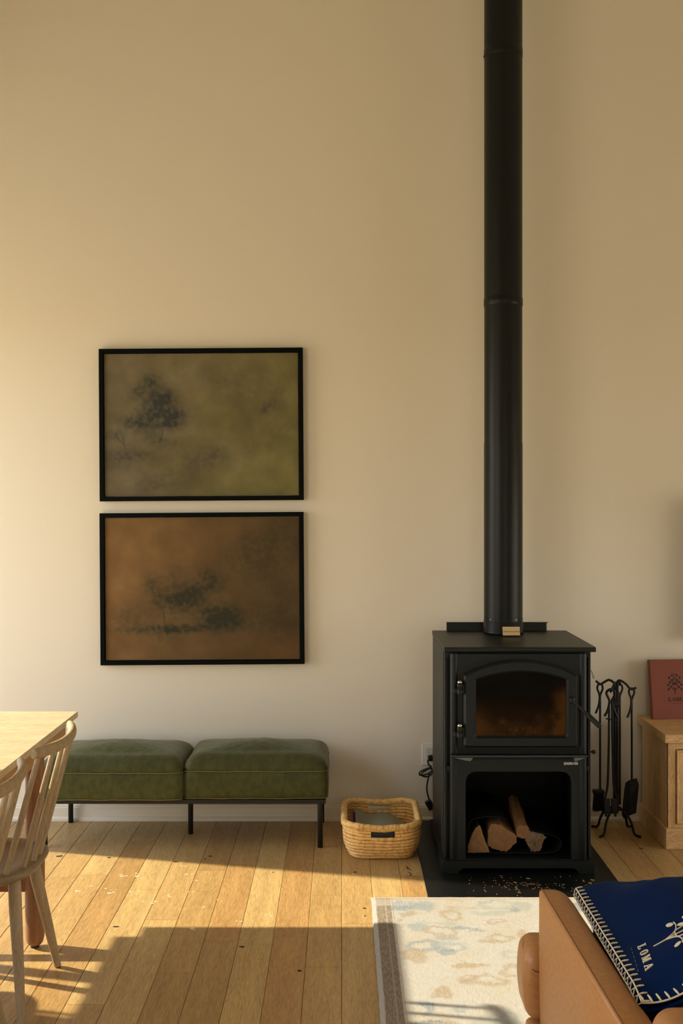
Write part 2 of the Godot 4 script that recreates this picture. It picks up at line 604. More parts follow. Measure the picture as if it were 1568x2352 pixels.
func floor_boards() -> void:
	var root := Node3D.new()
	root.name = "floor"
	root.set_meta("kind", "structure")
	tag(root, "honey oak plank floor with bevelled seams and knots", "floor")
	add_child(root)
	var st := mb(true)
	span(st, -2.75, 4.55, -0.12, -0.014, -0.15, 8.35)
	obj("subfloor", st, mat(Color(0.10, 0.07, 0.04), 0.9), root)
	var tints := [Color(0.80, 0.655, 0.42), Color(0.82, 0.68, 0.445), Color(0.775, 0.62, 0.39), Color(0.80, 0.635, 0.405), Color(0.85, 0.72, 0.48), Color(0.76, 0.61, 0.385), Color(0.81, 0.665, 0.43), Color(0.785, 0.645, 0.42)]
	var mats := []
	for i in tints.size():
		var m := wood(tints[i], 2, 0.40, true, Vector3(0.37 * i, 0.0, 0.61 * i), 0.24, 2.6)
		m.metallic_specular = 0.55
		mats.append(m)
	var w := 0.127
	var joints := {-10: [0.864], -9: [1.654], -7: [1.015, 2.07], -6: [1.35], -5: [0.772, 1.826], -4: [1.555], -1: [1.08, 1.784], 0: [1.391], -3: [2.75], -2: [2.6], -8: [2.3, 0.35], 1: [0.62, 1.9]}
	var fixed := {-3: 4, -2: 3, -4: 3, -6: 1, -9: 1, 0: 6, -1: 0}
	rng.seed = 11
	var hidden := mb(true)
	for col in range(-21, 35):
		var cuts: Array = joints.get(col, [rng.randf_range(0.2, 1.3)]).duplicate()
		cuts.sort()
		while cuts[0] > 0.45:
			cuts.insert(0, cuts[0] - rng.randf_range(0.8, 1.2))
		while cuts[-1] < 8.2:
			cuts.append(cuts[-1] + rng.randf_range(0.9, 1.3))
		var z := 0.0
		var x0 := maxf(col * w, -2.6)
		var x1 := minf((col + 1) * w, 4.4)
		for c in cuts:
			var z1: float = minf(c, 8.2)
			if z1 <= z + 0.02:
				continue
			var pick: int = rng.randi_range(0, 7)
			if fixed.has(col) and rng.randf() < 0.75:
				pick = fixed[col]
			if x1 - x0 > 0.02:
				if col >= -16 and col <= 16 and z < 3.7:
					var b := mb(true)
					var mid := Vector3((x0 + x1) / 2, -0.007, (z + z1) / 2)
					bx(b, Vector3.ZERO, Vector3(x1 - x0 - 0.0012, 0.014, z1 - z - 0.0012), 0.0014)
					var o := obj("plank", b, mats[pick], root)
					o.position = mid
				else:
					span(hidden, x0 + 0.0004, x1 - 0.0004, -0.014, 0, z + 0.0004, z1 - 0.0004, 0.0011)
			z = z1
	var hid := obj("planks", hidden, mats[0], root)
	hid.set_meta("kind", "stuff")
	# knots and pale worn spots in the boards
	var k := mb(true)
	for p in [[-0.365, 1.61, 0.013], [-0.145, 1.815, 0.010], [0.058, 0.80, 0.010], [0.092, 1.23, 0.009], [0.092, 1.31, 0.006], [-0.86, 1.42, 0.013], [-1.29, 0.58, 0.02], [-1.06, 0.60, 0.012], [-0.75, 0.66, 0.012], [-0.60, 0.58, 0.010], [1.40, 0.47, 0.012], [-0.62, 0.62, 0.008], [-0.30, 0.80, 0.006]]:
		blob(k, Vector3(p[0], 0.0003, p[1]), p[2], 1.0 if p[2] < 0.011 else 0.7)
	var kn := obj("knots", k, mat(Color(0.20, 0.13, 0.07), 0.7), root)
	kn.set_meta("kind", "stuff")
	var s := mb(true)
	rng.seed = 5
	for p in [[-0.90, 0.80], [-0.93, 0.83], [-0.88, 0.84], [-0.97, 0.84], [-1.06, 0.97], [-1.10, 1.03], [-0.86, 1.03], [-0.80, 1.14], [-0.83, 1.16], [-0.72, 1.09], [-0.62, 1.06], [-0.50, 1.14], [-0.66, 0.81], [-0.63, 0.89], [-0.98, 1.0], [-0.75, 1.17], [-0.70, 0.72], [-0.95, 1.06], [-0.55, 1.22], [-0.40, 1.36], [-0.28, 1.30], [-0.58, 1.43], [-0.36, 1.42]]:
		for j in 2:
			blob(s, Vector3(p[0] + rng.randf_range(-0.02, 0.02), 0.00035, p[1] + rng.randf_range(-0.02, 0.02)), rng.randf_range(0.004, 0.011), rng.randf_range(0.5, 1.2))
	var sm := mat(Color(0.97, 0.91, 0.80), 0.4)
	sm.transparency = BaseMaterial3D.TRANSPARENCY_ALPHA
	sm.albedo_color.a = 0.7
	var sc := obj("worn_spots", s, sm, root)
	sc.set_meta("kind", "stuff")

func blob(st: SurfaceTool, c: Vector3, r: float, stretch: float) -> void:
	var n := 9
	var ring := []
	for i in n:
		var f := TAU * i / n
		var q := r * rng.randf_range(0.6, 1.15)
		ring.append(c + Vector3(cos(f) * q, 0, sin(f) * q * stretch))
	for i in n:
		t3(st, c, ring[(i + 1) % n], ring[i])


# ---------------------------------------------------------------- stove
func arch(x0: float, x1: float, y0: float, ys: float, top: float, r: float) -> Array:  # arched opening, counter-clockwise from the bottom right; 4 x 7 points and 15 along the arch
	var out := []
	for i in 7:
		var f := -PI / 2 + PI / 2 * i / 6.0
		out.append(Vector2(x1 - r + cos(f) * r, y0 + r + sin(f) * r))
	var c := (x1 - x0) / 2
	var rise := top - ys
	var big := (c * c + rise * rise) / (2 * rise)
	var a := asin(c / big)
	for i in 17:
		var f := lerpf(a, -a, i / 16.0)
		out.append(Vector2((x0 + x1) / 2 + sin(f) * big, top - big + cos(f) * big))
	for i in 7:
		var f := PI + PI / 2 * i / 6.0
		out.append(Vector2(x0 + r + cos(f) * r, y0 + r + sin(f) * r))
	return out

func spread(n: int, poly: Array) -> Array:  # n points evenly along a closed outline
	var lens := []
	var total := 0.0
	for i in poly.size():
		var l: float = poly[i].distance_to(poly[(i + 1) % poly.size()])
		lens.append(l)
		total += l
	var out := []
	for k in n:
		var d := total * k / n
		var i := 0
		while d > lens[i]:
			d -= lens[i]
			i += 1
		out.append(poly[i].lerp(poly[(i + 1) % poly.size()], d / maxf(lens[i], 1e-6)))
	return out

func stove() -> void:
	var t := thing("wood_stove", "black freestanding wood stove with arched glass door and open log bay below", "stove", Vector3(0.767, 0.006, 0.5))
	var o := -t.position
	var parts := []
	var st := mb(true)
	# body: sides, back, shelves
	span(st, 0.449, 0.462, 0.06, 0.968, 0.2, 0.80, 0.002)
	span(st, 1.077, 1.0894, 0.06, 0.968, 0.2, 0.80, 0.002)
	span(st, 0.46, 1.08, 0.06, 0.968, 0.2, 0.215)
	span(st, 0.46, 1.08, 0.45, 0.47, 0.21, 0.82)
	span(st, 0.46, 1.08, 0.94, 0.968, 0.21, 0.80)
	span(st, 0.46, 1.08, 0.06, 0.066, 0.21, 0.80)
	span(st, 0.459, 0.482, 0.06, 0.968, 0.775, 0.785)
	span(st, 1.056, 1.08, 0.06, 0.968, 0.775, 0.785)
	parts.append(obj("body", st, M.stove, t))
	st = mb(true)
	span(st, 0.4465, 0.4495, 0.065, 0.965, 0.70, 0.76, 0.001)
	span(st, 0.4465, 0.4495, 0.065, 0.965, 0.22, 0.69, 0.001)
	parts.append(obj("side_panel", st, M.stove_top, t))
	# upper front panel and the frame round the log bay
	st = mb(true)
	span(st, 0.486, 1.052, 0.50, 0.962, 0.79, 0.828, 0.003)
	parts.append(obj("front_panel", st, M.stove, t))
	st = mb(true)
	var outer := spread(64, [Vector2(1.052, 0.062), Vector2(1.052, 0.505), Vector2(0.486, 0.505), Vector2(0.486, 0.062)])
	var hole := spread(64, arch(0.539, 1.000, 0.064, 0.40, 0.448, 0.004) if false else bay_outline())
	ring_plate(st, [up_ring(outer, 0.828), up_ring(hole, 0.828), up_ring(hole, 0.79), up_ring(outer, 0.79)])
	parts.append(obj("log_bay_frame", st, M.stove, t))
	for x in [0.489, 1.049]:
		st = mb()
		lathe(st, Vector3(x, 0.062, 0.818), Vector3.UP, [Vector2(0.016, 0), Vector2(0.018, 0.004), Vector2(0.018, 0.895), Vector2(0.016, 0.90)], 20)
		parts.append(obj("corner_post", st, M.stove, t))
	# base with a toe recess
	st = mb(true)
	extrude(st, PackedVector2Array([Vector2(0.437, 0), Vector2(0.50, 0), Vector2(0.515, 0.022), Vector2(0.53, 0.030), Vector2(1.005, 0.030), Vector2(1.02, 0.022), Vector2(1.035, 0), Vector2(1.098, 0), Vector2(1.098, 0.05), Vector2(1.09, 0.062), Vector2(0.445, 0.062), Vector2(0.437, 0.05)]), 0.80, 0.838)
	span(st, 0.437, 0.45, 0, 0.06, 0.2, 0.80)
	span(st, 1.085, 1.098, 0, 0.06, 0.2, 0.80)
	span(st, 0.45, 1.085, 0.045, 0.062, 0.2, 0.80)
	span(st, 0.45, 1.085, 0.0, 0.045, 0.45, 0.46)
	parts.append(obj("base", st, M.stove, t))
	st = mb(true)
	span(st, 0.455, 0.505, 0.0, 0.006, 0.81, 0.85, 0.001)
	parts.append(obj("leveling_foot", st, M.worn, t))
	# top plate: back corners square, front edge thick and rounded
	st = mb()
	var prof := []
	for i in 9:
		var f := -PI / 2 + PI * i / 8.0
		prof.append(Vector2(0.828 + cos(f) * 0.011, 0.979 + sin(f) * 0.011))
	var poly := PackedVector2Array(prof + [Vector2(0.197, 0.990), Vector2(0.197, 0.968)])
	extrude(st, poly, 0.446, 1.104, Transform3D(Basis(Vector3(0, 0, 1), Vector3(0, 1, 0), Vector3(1, 0, 0)), Vector3.ZERO))
	parts.append(obj("top_plate", st, M.stove_top, t))
	st = mb(true)
	span(st, 0.516, 1.008, 0.985, 1.03, 0.20, 0.204)
	span(st, 0.516, 1.013, 1.028, 1.031, 0.19, 0.212)
	parts.append(obj("heat_shield", st, M.black_metal, t))
	# door
	var dout := arch(0.528, 1.021, 0.557, 0.872, 0.936, 0.012)
	var dmid := arch(0.537, 1.012, 0.567, 0.866, 0.927, 0.010)
	var din2 := arch(0.574, 0.980, 0.599, 0.856, 0.893, 0.016)
	var din := arch(0.582, 0.972, 0.607, 0.850, 0.885, 0.012)
	st = mb(true)
	ring_plate(st, [up_ring(dout, 0.828), up_ring(dout, 0.848), up_ring(dmid, 0.862), up_ring(din2, 0.862), up_ring(din, 0.850), up_ring(din, 0.828)])
	var door := obj("door", st, M.stove, t)
	parts.append(door)
	# glass, with soot
	st = mb(true)
	var c2 := Vector2(0.777, 0.74)
	var gl := arch(0.578, 0.976, 0.603, 0.852, 0.889, 0.012)
	for i in gl.size():
		var a: Vector2 = gl[i]
		var b: Vector2 = gl[(i + 1) % gl.size()]
		for p in [c2, b, a]:
			st.set_uv(Vector2((p.x - 0.578) / 0.398, 1.0 - (p.y - 0.603) / 0.286))
			st.add_vertex(Vector3(p.x, p.y, 0.842))
	var gm := mat(Color.WHITE, 0.12)
	gm.albedo_texture = soot()
	gm.metallic_specular = 0.5
	parts.append(obj("glass_pane", st, gm, t, "sooty brown glass pane"))
	# hinges
	for y in [0.655, 0.843]:
		st = mb()
		lathe(st, Vector3(0.511, y - 0.055, 0.852), Vector3.UP, [Vector2(0.011, 0), Vector2(0.0125, 0.002), Vector2(0.0125, 0.024), Vector2(0.0105, 0.0245), Vector2(0.0105, 0.027), Vector2(0.0125, 0.0275), Vector2(0.0125, 0.047), Vector2(0.008, 0.049)], 16)
		span(st, 0.511, 0.54, y - 0.052, y - 0.012, 0.84, 0.852, 0.002)
		span(st, 0.486, 0.511, y - 0.052, y - 0.03, 0.828, 0.85, 0.002)
		var hg := obj("hinge", st, M.stove, t)
		parts.append(hg)
		st = mb()
		lathe(st, Vector3(0.511, y - 0.008, 0.852), Vector3.UP, [Vector2(0.007, 0), Vector2(0.0105, 0.002), Vector2(0.0115, 0.006), Vector2(0.0095, 0.011), Vector2(0.005, 0.0145), Vector2(0.001, 0.0155)], 16)
		parts.append(obj("hinge_cap", st, M.nickel, t, "polished nickel hinge cap"))
	# door handle, pointing out and down to the right
	st = mb()
	lathe(st, Vector3(0.994, 0.765, 0.858), Vector3.BACK, [Vector2(0.015, 0), Vector2(0.015, 0.008), Vector2(0.011, 0.014), Vector2(0.004, 0.016)], 16)
	var ha := Vector3(0.994, 0.765, 0.872)
	var hb := Vector3(1.100, 0.664, 0.93)
	tube(st, [ha, ha.lerp(hb, 0.5)], [0.005, 0.006], 10)
	parts.append(obj("handle_rod", st, M.iron, t))
	st = mb()
	var dirh := (hb - ha).normalized()
	lathe(st, ha.lerp(hb, 0.45), dirh, [Vector2(0.006, 0), Vector2(0.009, 0.004), Vector2(0.0085, 0.012), Vector2(0.0115, 0.016), Vector2(0.0115, 0.08), Vector2(0.0095, 0.086), Vector2(0.0095, 0.09)], 10, false)
	parts.append(obj("handle_grip", st, M.stove, t))
	# ash lip under the door with its corner brackets
	st = mb(true)
	extrude(st, PackedVector2Array([Vector2(0.476, 0.518), Vector2(1.06, 0.518), Vector2(1.062, 0.526), Vector2(0.474, 0.526)]), 0.81, 0.872)
	parts.append(obj("ash_lip", st, M.stove, t))
	st = mb(true)
	extrude(st, PackedVector2Array([Vector2(0.480, 0.518), Vector2(0.567, 0.518), Vector2(0.556, 0.502), Vector2(0.535, 0.505)]), 0.828, 0.868)
	extrude(st, PackedVector2Array([Vector2(1.004, 0.518), Vector2(1.056, 0.518), Vector2(1.02, 0.505), Vector2(1.008, 0.500)]), 0.828, 0.868)
	span(st, 0.476, 1.06, 0.5235, 0.5262, 0.870, 0.8735, 0.001)
	parts.append(obj("lip_edge", st, M.worn, t, "worn bright edge of the ash lip"))
	# controls on the right side
	st = mb()
	lathe(st, Vector3(1.089, 0.525, 0.79), Vector3.RIGHT, [Vector2(0.004, 0), Vector2(0.004, 0.008), Vector2(0.008, 0.010), Vector2(0.0095, 0.018), Vector2(0.006, 0.025), Vector2(0.001, 0.026)], 14)
	parts.append(obj("air_knob", st, M.iron, t))
	st = mb()
	var coil := []
	for i in 60:
		var f := TAU * i / 10.0
		var r := lerpf(0.003, 0.009, i / 59.0)
		coil.append(Vector3(1.088 + 0.012 * (i / 59.0) + cos(f) * r * 0.5 + 0.004, 0.885 - 0.036 * i / 59.0, 0.80 + sin(f) * r))
	tube(st, coil, 0.0018, 6)
	parts.append(obj("spring_handle", st, M.nickel, t, "bright coiled wire handle"))
	var badge := text("name_badge", "QUADRA-FIRE", 0.0105, "Droid Sans", M.white, t, Vector3(0.997, 0.483, 0.8295), Basis(), 0.001, true, true, 0.66)
	parts.append(badge)
	for p in parts:
		p.position += o + Vector3(0, 0.0, 0)
	stovepipe()

func bay_outline() -> Array:
	var out := []
	for p in rrect(0.461, 0.384, 0.042, 6):
		out.append(Vector2(0.7695 + p.x, 0.256 + p.y))
	# square lower corners
	var keep := []
	for p in out:
		keep.append(p if p.y > 0.12 else Vector2(0.539 if p.x < 0.77 else 1.0, 0.066))
	var res := [keep[0]]
	for p in keep:
		if p.distance_to(res[-1]) > 1e-4:
			res.append(p)
	# start where spread(outer) starts: lower right
	while not (res[0].x > 0.99 and res[0].y < 0.07):
		res.append(res.pop_front())
	return res

func soot() -> ImageTexture:
	var w := 256
	var h := 192
	var n := noise(0.018, 4, 91)
	var n2 := noise(0.07, 3, 92)
	var im := Image.create(w, h, false, Image.FORMAT_RGB8)
	for y in h:
		for x in w:
			var u := float(x) / w
			var v := float(y) / h
			var a := n.get_noise_2d(x, y)
			var b := n2.get_noise_2d(x * 1.3, y)
			var k := 0.035 + 0.02 * a
			var low := smoothstep(0.62, 0.95, v + 0.28 * a - 0.25 * absf(u - 0.5) * 0.0)
			var side := smoothstep(0.80, 0.97, u + 0.05 * a) * smoothstep(0.15, 0.4, v)
			var left := smoothstep(0.22, 0.0, u + 0.1 * a) * smoothstep(0.3, 0.7, v) * 0.5
			var ash := smoothstep(0.25, 0.5, b) * smoothstep(0.8, 0.9, v) * smoothstep(0.25, 0.0, absf(u - 0.52))
			var amber := clampf(low * 0.55 + side * 0.95 + left + ash * 0.5 + 0.12 * maxf(0, b), 0, 1)
			var c := Color(k * 1.1, k * 0.9, k * 0.55).lerp(Color(0.30, 0.185, 0.075), amber)
			im.set_pixel(x, y, c)
	return ImageTexture.create_from_image(im)

func stovepipe() -> void:
	var t := thing("stovepipe", "tall black stovepipe rising from the stove top to the ceiling", "pipe", Vector3(0.779, 0.996, 0.31))
	var st := mb()
	lathe(st, Vector3(0, 0, 0), Vector3.UP, [Vector2(0.096, 0), Vector2(0.096, 0.006), Vector2(0.0945, 0.008), Vector2(0.0945, 0.052), Vector2(0.0915, 0.056)], 48)
	obj("collar", st, M.pipe, t)
	var segs := [[0.05, 0.91, 0.0925], [0.90, 1.583, 0.0912], [1.58, 2.786, 0.0915], [2.784, 5.78, 0.0915]]
	for s in segs:
		st = mb()
		lathe(st, Vector3.ZERO, Vector3.UP, [Vector2(s[2], s[0]), Vector2(s[2], s[1])], 64)
		obj("pipe_section", st, M.pipe, t)
	st = mb()
	lathe(st, Vector3.ZERO, Vector3.UP, [Vector2(0.0915, 1.568), Vector2(0.0936, 1.571), Vector2(0.0936, 1.606), Vector2(0.0915, 1.610)], 48)
	obj("joint_band", st, M.pipe, t)
	st = mb()
	lathe(st, Vector3.ZERO, Vector3.UP, [Vector2(0.0915, 2.765), Vector2(0.0930, 2.768), Vector2(0.0930, 2.81), Vector2(0.0915, 2.813)], 48)
	obj("joint_band", st, M.pipe, t)
	for i in 11:
		var f := PI * (i + 0.5) / 11.0
		st = mb()
		var d := Vector3(cos(f), 0, sin(f))
		lathe(st, d * 0.091 + Vector3(0, 0.066, 0), d, [Vector2(0.0032, 0), Vector2(0.0032, 0.002), Vector2(0.0015, 0.0035)], 8)
		obj("screw", st, M.nickel if i in [3, 8] else M.iron, t)
	st = mb()
	lathe(st, Vector3(-0.093, 2.772, 0.01), Vector3.LEFT, [Vector2(0.004, 0), Vector2(0.004, 0.003), Vector2(0.002, 0.0045)], 10)
	obj("screw", st, M.iron, t)


# ---------------------------------------------------------------- small things round the stove
func hearth_things() -> void:
	var st := mb(true)
	span(st, 0.352, 1.178, 0.0003, 0.006, 0.03, 1.22, 0.0015)
	tag(obj("hearth_pad", st, M.hearth), "flat black hearth slab on the floor under the stove", "hearth")
	# chips of bark and wood
	st = mb(true)
	rng.seed = 77
	for i in 130:
		var p := Vector3(rng.randf_range(0.52, 1.12), 0.0068, rng.randf_range(0.86, 1.12))
		if i % 3:
			p = Vector3(0.80 + rng.randfn(0, 0.10), 0.0068, 0.95 + absf(rng.randfn(0, 0.05)))
		var s := rng.randf_range(0.0012, 0.0035)
		bx(st, p, Vector3(s * rng.randf_range(1, 3.2), 0.0014, s), 0.0, Basis(Vector3.UP, rng.randf() * TAU))
	for p in [[1.03, 0.93], [1.05, 0.96], [1.07, 0.92], [1.12, 1.02], [0.735, 0.95], [0.80, 0.9]]:
		bx(st, Vector3(p[0], 0.0075, p[1]), Vector3(0.016, 0.003, 0.005), 0.0, Basis(Vector3.UP, rng.randf() * TAU))
	var ch := obj("wood_chips", st, mat(Color(0.62, 0.50, 0.36), 0.9))
	ch.set_meta("kind", "stuff")
	tag(ch, "pale wood chips scattered on the black hearth slab", "chips")
	for k in 2:
		var tw := mb()
		var at: Vector3 = [Vector3(0.286, 0.0015, 0.722), Vector3(0.292, 0.0015, 0.80)][k]
		tube(tw, curve([at, at + Vector3(0.006, 0.001, 0.02), at + Vector3(0.004 + 0.006 * k, 0.001, 0.034), at + Vector3(0.018 - 0.016 * k, 0, 0.05)], 5), 0.0015, 5)
		tag(obj("twig", tw, M.ink), ["thin dark bent twig on the floor just in front of the wicker basket", "thin dark curled twig on the floor between the basket and the rug"][k], "twig", "twigs by the basket")
	# card that leans on the pipe
	var c := thing("card", "small cream paper card with a line of lettering on the stove top", "card", Vector3(0.795, 0.997, 0.462))
	c.rotation = Vector3(-0.25, 0, 0)
	st = mb(true)
	span(st, -0.0405, 0.0405, 0, 0.0405, -0.0006, 0.0006)
	obj("paper", st, M.card, c)
	text("lettering", "Caution, hot surface", 0.0062, "Droid Serif", M.ink, c, Vector3(0, 0.018, 0.0008), Basis(), 0.0002, false, true, 1.0)
	# black leather log carrier in the bay
	var sheet := []
	for p in [[0.722, 0.222, 0.0], [0.70, 0.231, 0], [0.655, 0.236, 0], [0.60, 0.230, 0], [0.567, 0.216, 0], [0.556, 0.185, 0], [0.548, 0.14, 0], [0.5465, 0.10, 0], [0.556, 0.081, 0], [0.60, 0.0765, 0], [0.70, 0.0755, 0], [0.80, 0.075, 0], [0.90, 0.075, 0], [0.945, 0.082, 0], [0.965, 0.105, 0], [0.966, 0.128, 0], [0.95, 0.143, 0], [0.91, 0.158, 0], [0.86, 0.168, 0], [0.825, 0.178, 0]]:
		sheet.append(Vector3(p[0], p[1], 0))
	sheet = curve(sheet, 4)
	st = mb()
	var th := 0.005
	for k in 2:
		var inn := []
		for i in sheet.size():
			var a: Vector3 = sheet[maxi(i - 1, 0)]
			var b: Vector3 = sheet[mini(i + 1, sheet.size() - 1)]
			var d := (b - a).normalized()
			inn.append(sheet[i] + Vector3(-d.y, d.x, 0) * (th * 0.5 if k == 0 else -th * 0.5))
		for i in sheet.size() - 1:
			var z0 := 0.36
			var z1 := 0.772
			var p: Vector3 = inn[i]
			var q: Vector3 = inn[i + 1]
			if k == 0:
				q4(st, p + Vector3(0, 0, z1), p + Vector3(0, 0, z0), q + Vector3(0, 0, z0), q + Vector3(0, 0, z1))
			else:
				q4(st, p + Vector3(0, 0, z0), p + Vector3(0, 0, z1), q + Vector3(0, 0, z1), q + Vector3(0, 0, z0))
	var edge := []
	for p in sheet:
		edge.append(p + Vector3(0, 0, 0.772))
	tube(st, edge, 0.0032, 6)
	var lc := obj("log_carrier", st, M.rubber)
	tag(lc, "black curled leather log carrier inside the stove's log bay", "carrier")
	# logs
	log_of([Vector2(0.551, 0.080), Vector2(0.652, 0.080), Vector2(0.640, 0.112), Vector2(0.622, 0.16), Vector2(0.607, 0.205), Vector2(0.588, 0.19), Vector2(0.567, 0.155), Vector2(0.554, 0.115)], 0.42, 0.785, M.split, "split wedge of firewood with a clean cut face, leftmost in the log bay", 3)
	log_of([Vector2(0.640, 0.108), Vector2(0.665, 0.093), Vector2(0.70, 0.083), Vector2(0.727, 0.080), Vector2(0.750, 0.10), Vector2(0.772, 0.125), Vector2(0.768, 0.155), Vector2(0.735, 0.175), Vector2(0.70, 0.20), Vector2(0.655, 0.205), Vector2(0.643, 0.17)], 0.40, 0.772, M.split, "chunky orange brown split log beside the wedge in the log bay", 4)
	log_of([Vector2(0.806, 0.128), Vector2(0.822, 0.105), Vector2(0.834, 0.078), Vector2(0.858, 0.079), Vector2(0.877, 0.083), Vector2(0.886, 0.10), Vector2(0.885, 0.12), Vector2(0.905, 0.142), Vector2(0.885, 0.160), Vector2(0.85, 0.166), Vector2(0.822, 0.168), Vector2(0.812, 0.15)], 0.45, 0.765, M.split_grey, "grey ragged log with a torn end, rightmost in the log bay", 9)
	# the leaning narrow split
	var ln := thing("firewood_log", "narrow split of firewood lying on top of the other logs, pointing up and back", "log", Vector3(0.80, 0.166, 0.765), 0, "logs in the stove's log bay")
	st = mb(true)
	var rings := []
	rng.seed = 8
	for i in 8:
		var f := i / 7.0
		var ring := []
		for p in [Vector2(-0.034, -0.024), Vector2(0.0, -0.03), Vector2(0.034, -0.03), Vector2(0.038, 0.0), Vector2(0.02, 0.03), Vector2(-0.012, 0.036), Vector2(-0.034, 0.02)]:
			ring.append(Vector3(p.x * 0.86 * (1 - 0.15 * f) + rng.randf_range(-0.003, 0.003) + 0.0 * f, p.y * 0.9 + rng.randf_range(-0.003, 0.003) + 0.06 * f, -0.27 * f))
		rings.append(ring)
	rings.reverse()
	loft(st, rings, false)
	obj("split_wood", st, M.split, ln)

func log_of(face: Array, z0: float, z1: float, m: Material, label: String, s: int) -> void:
	rng.seed = s
	var mid := Vector2.ZERO
	for p in face:
		mid += p
	mid /= face.size()
	var low := 1e9
	for p in face:
		low = minf(low, p.y)
	var t := thing("firewood_log", label, "log", Vector3(mid.x, low, z1), 0, "logs in the stove's log bay")
	var fine := []
	for i in face.size():
		var a: Vector2 = face[i]
		var b: Vector2 = face[(i + 1) % face.size()]
		for k in 4:
			fine.append(a.lerp(b, k / 4.0))
	if Geometry2D.is_polygon_clockwise(PackedVector2Array(fine)):
		fine.reverse()
	var jit := []
	for p in fine:
		jit.append(Vector2(rng.randf_range(-1, 1), rng.randf_range(-1, 1)) * (0.0035 if s == 9 else 0.0014))
	var rings := []
	for k in 9:
		var f := k / 8.0
		var ring := []
		for i in fine.size():
			var p: Vector2 = fine[i] + jit[i] + Vector2(rng.randf_range(-1, 1), rng.randf_range(-1, 1)) * 0.0012
			p = mid + (p - mid) * (1.0 - 0.05 * absf(f - 0.5))
			ring.append(Vector3(p.x - mid.x, maxf(p.y - low, 0.0), lerpf(z0, z1 - 0.002, f) - z1))
		rings.append(ring)
	var st := mb(true)
	loft(st, rings, false)
	obj("bark", st, M.bark if s != 4 else M.split, t)
	st = mb(s == 9)
	var last: Array = rings[-1]
	var c := Vector3.ZERO
	for p in last:
		c += p
	c /= last.size()
	var n: int = last.size()
	# end face in three bands, rough where torn
	var rough := 0.0032 if s == 9 else 0.0008
	var prev := []
	for p in last:
		prev.append(p + Vector3(0, 0, 0.0005))
	for band in [0.75, 0.5, 0.25]:
		var now := []
		for p in last:
			now.append(c + (p - c) * band + Vector3(0, 0, 0.003 + rng.randf_range(-1, 1) * rough))
		for i in n:
			q4(st, prev[i], prev[(i + 1) % n], now[(i + 1) % n], now[i])
		prev = now
	for i in n:
		t3(st, c + Vector3(0, 0, 0.004), prev[i], prev[(i + 1) % n])
	obj("cut_face", st, m, t)

func outlet_and_cord() -> void:
	var t := thing("wall_outlet", "white wall outlet plate half hidden behind the stove", "outlet", Vector3(0.444, 0.337, 0.0))
	var st := mb(true)
	bx(st, Vector3(0, 0, 0.003), Vector3(0.07, 0.114, 0.006), 0.002)
	obj("plate", st, M.white, t)
	st = mb(true)
	bx(st, Vector3(0, 0, 0.0062), Vector3(0.034, 0.068, 0.003), 0.001)
	obj("socket_face", st, mat(Color(0.84, 0.83, 0.79), 0.4), t)
	st = mb(true)
	for y in [0.017, -0.017]:
		bx(st, Vector3(-0.0064, y + 0.004, 0.0075), Vector3(0.0018, 0.008, 0.001))
		bx(st, Vector3(0.0064, y + 0.004, 0.0075), Vector3(0.0018, 0.0066, 0.001))
		bx(st, Vector3(0.0, y - 0.007, 0.0075), Vector3(0.004, 0.004, 0.001))
	obj("slots", st, M.slot, t)
	var c := thing("power_cord", "looped black power cord hanging from the wall outlet", "cord", Vector3(0.44, 0.10, 0.02))
	var o := c.position
	st = mb()
	bx(st, Vector3(0.452, 0.32, 0.02) - o, Vector3(0.026, 0.03, 0.026), 0.005)
	obj("plug", st, M.cord, c)
	st = mb()
	var loops := []
	for p in [[0.452, 0.318, 0.035], [0.437, 0.312, 0.042], [0.441, 0.292, 0.045], [0.452, 0.28, 0.045], [0.42, 0.268, 0.044], [0.396, 0.253, 0.04], [0.398, 0.238, 0.04], [0.43, 0.243, 0.042], [0.455, 0.26, 0.045], [0.45, 0.275, 0.047], [0.415, 0.258, 0.05], [0.404, 0.243, 0.05], [0.425, 0.232, 0.05], [0.452, 0.243, 0.05], [0.458, 0.262, 0.05], [0.447, 0.25, 0.04], [0.437, 0.21, 0.035], [0.432, 0.165, 0.03], [0.440, 0.125, 0.03], [0.446, 0.11, 0.03]]:
		loops.append(Vector3(p[0], p[1], p[2]) - o)
	tube(st, curve(loops, 6), 0.0042, 8)
	obj("cable", st, M.cord, c)
	st = mb(true)
	bx(st, Vector3(0.447, 0.085, 0.03) - o, Vector3(0.034, 0.05, 0.024), 0.004, Basis(Vector3.BACK, 0.5))
	obj("adapter", st, M.cord, c)

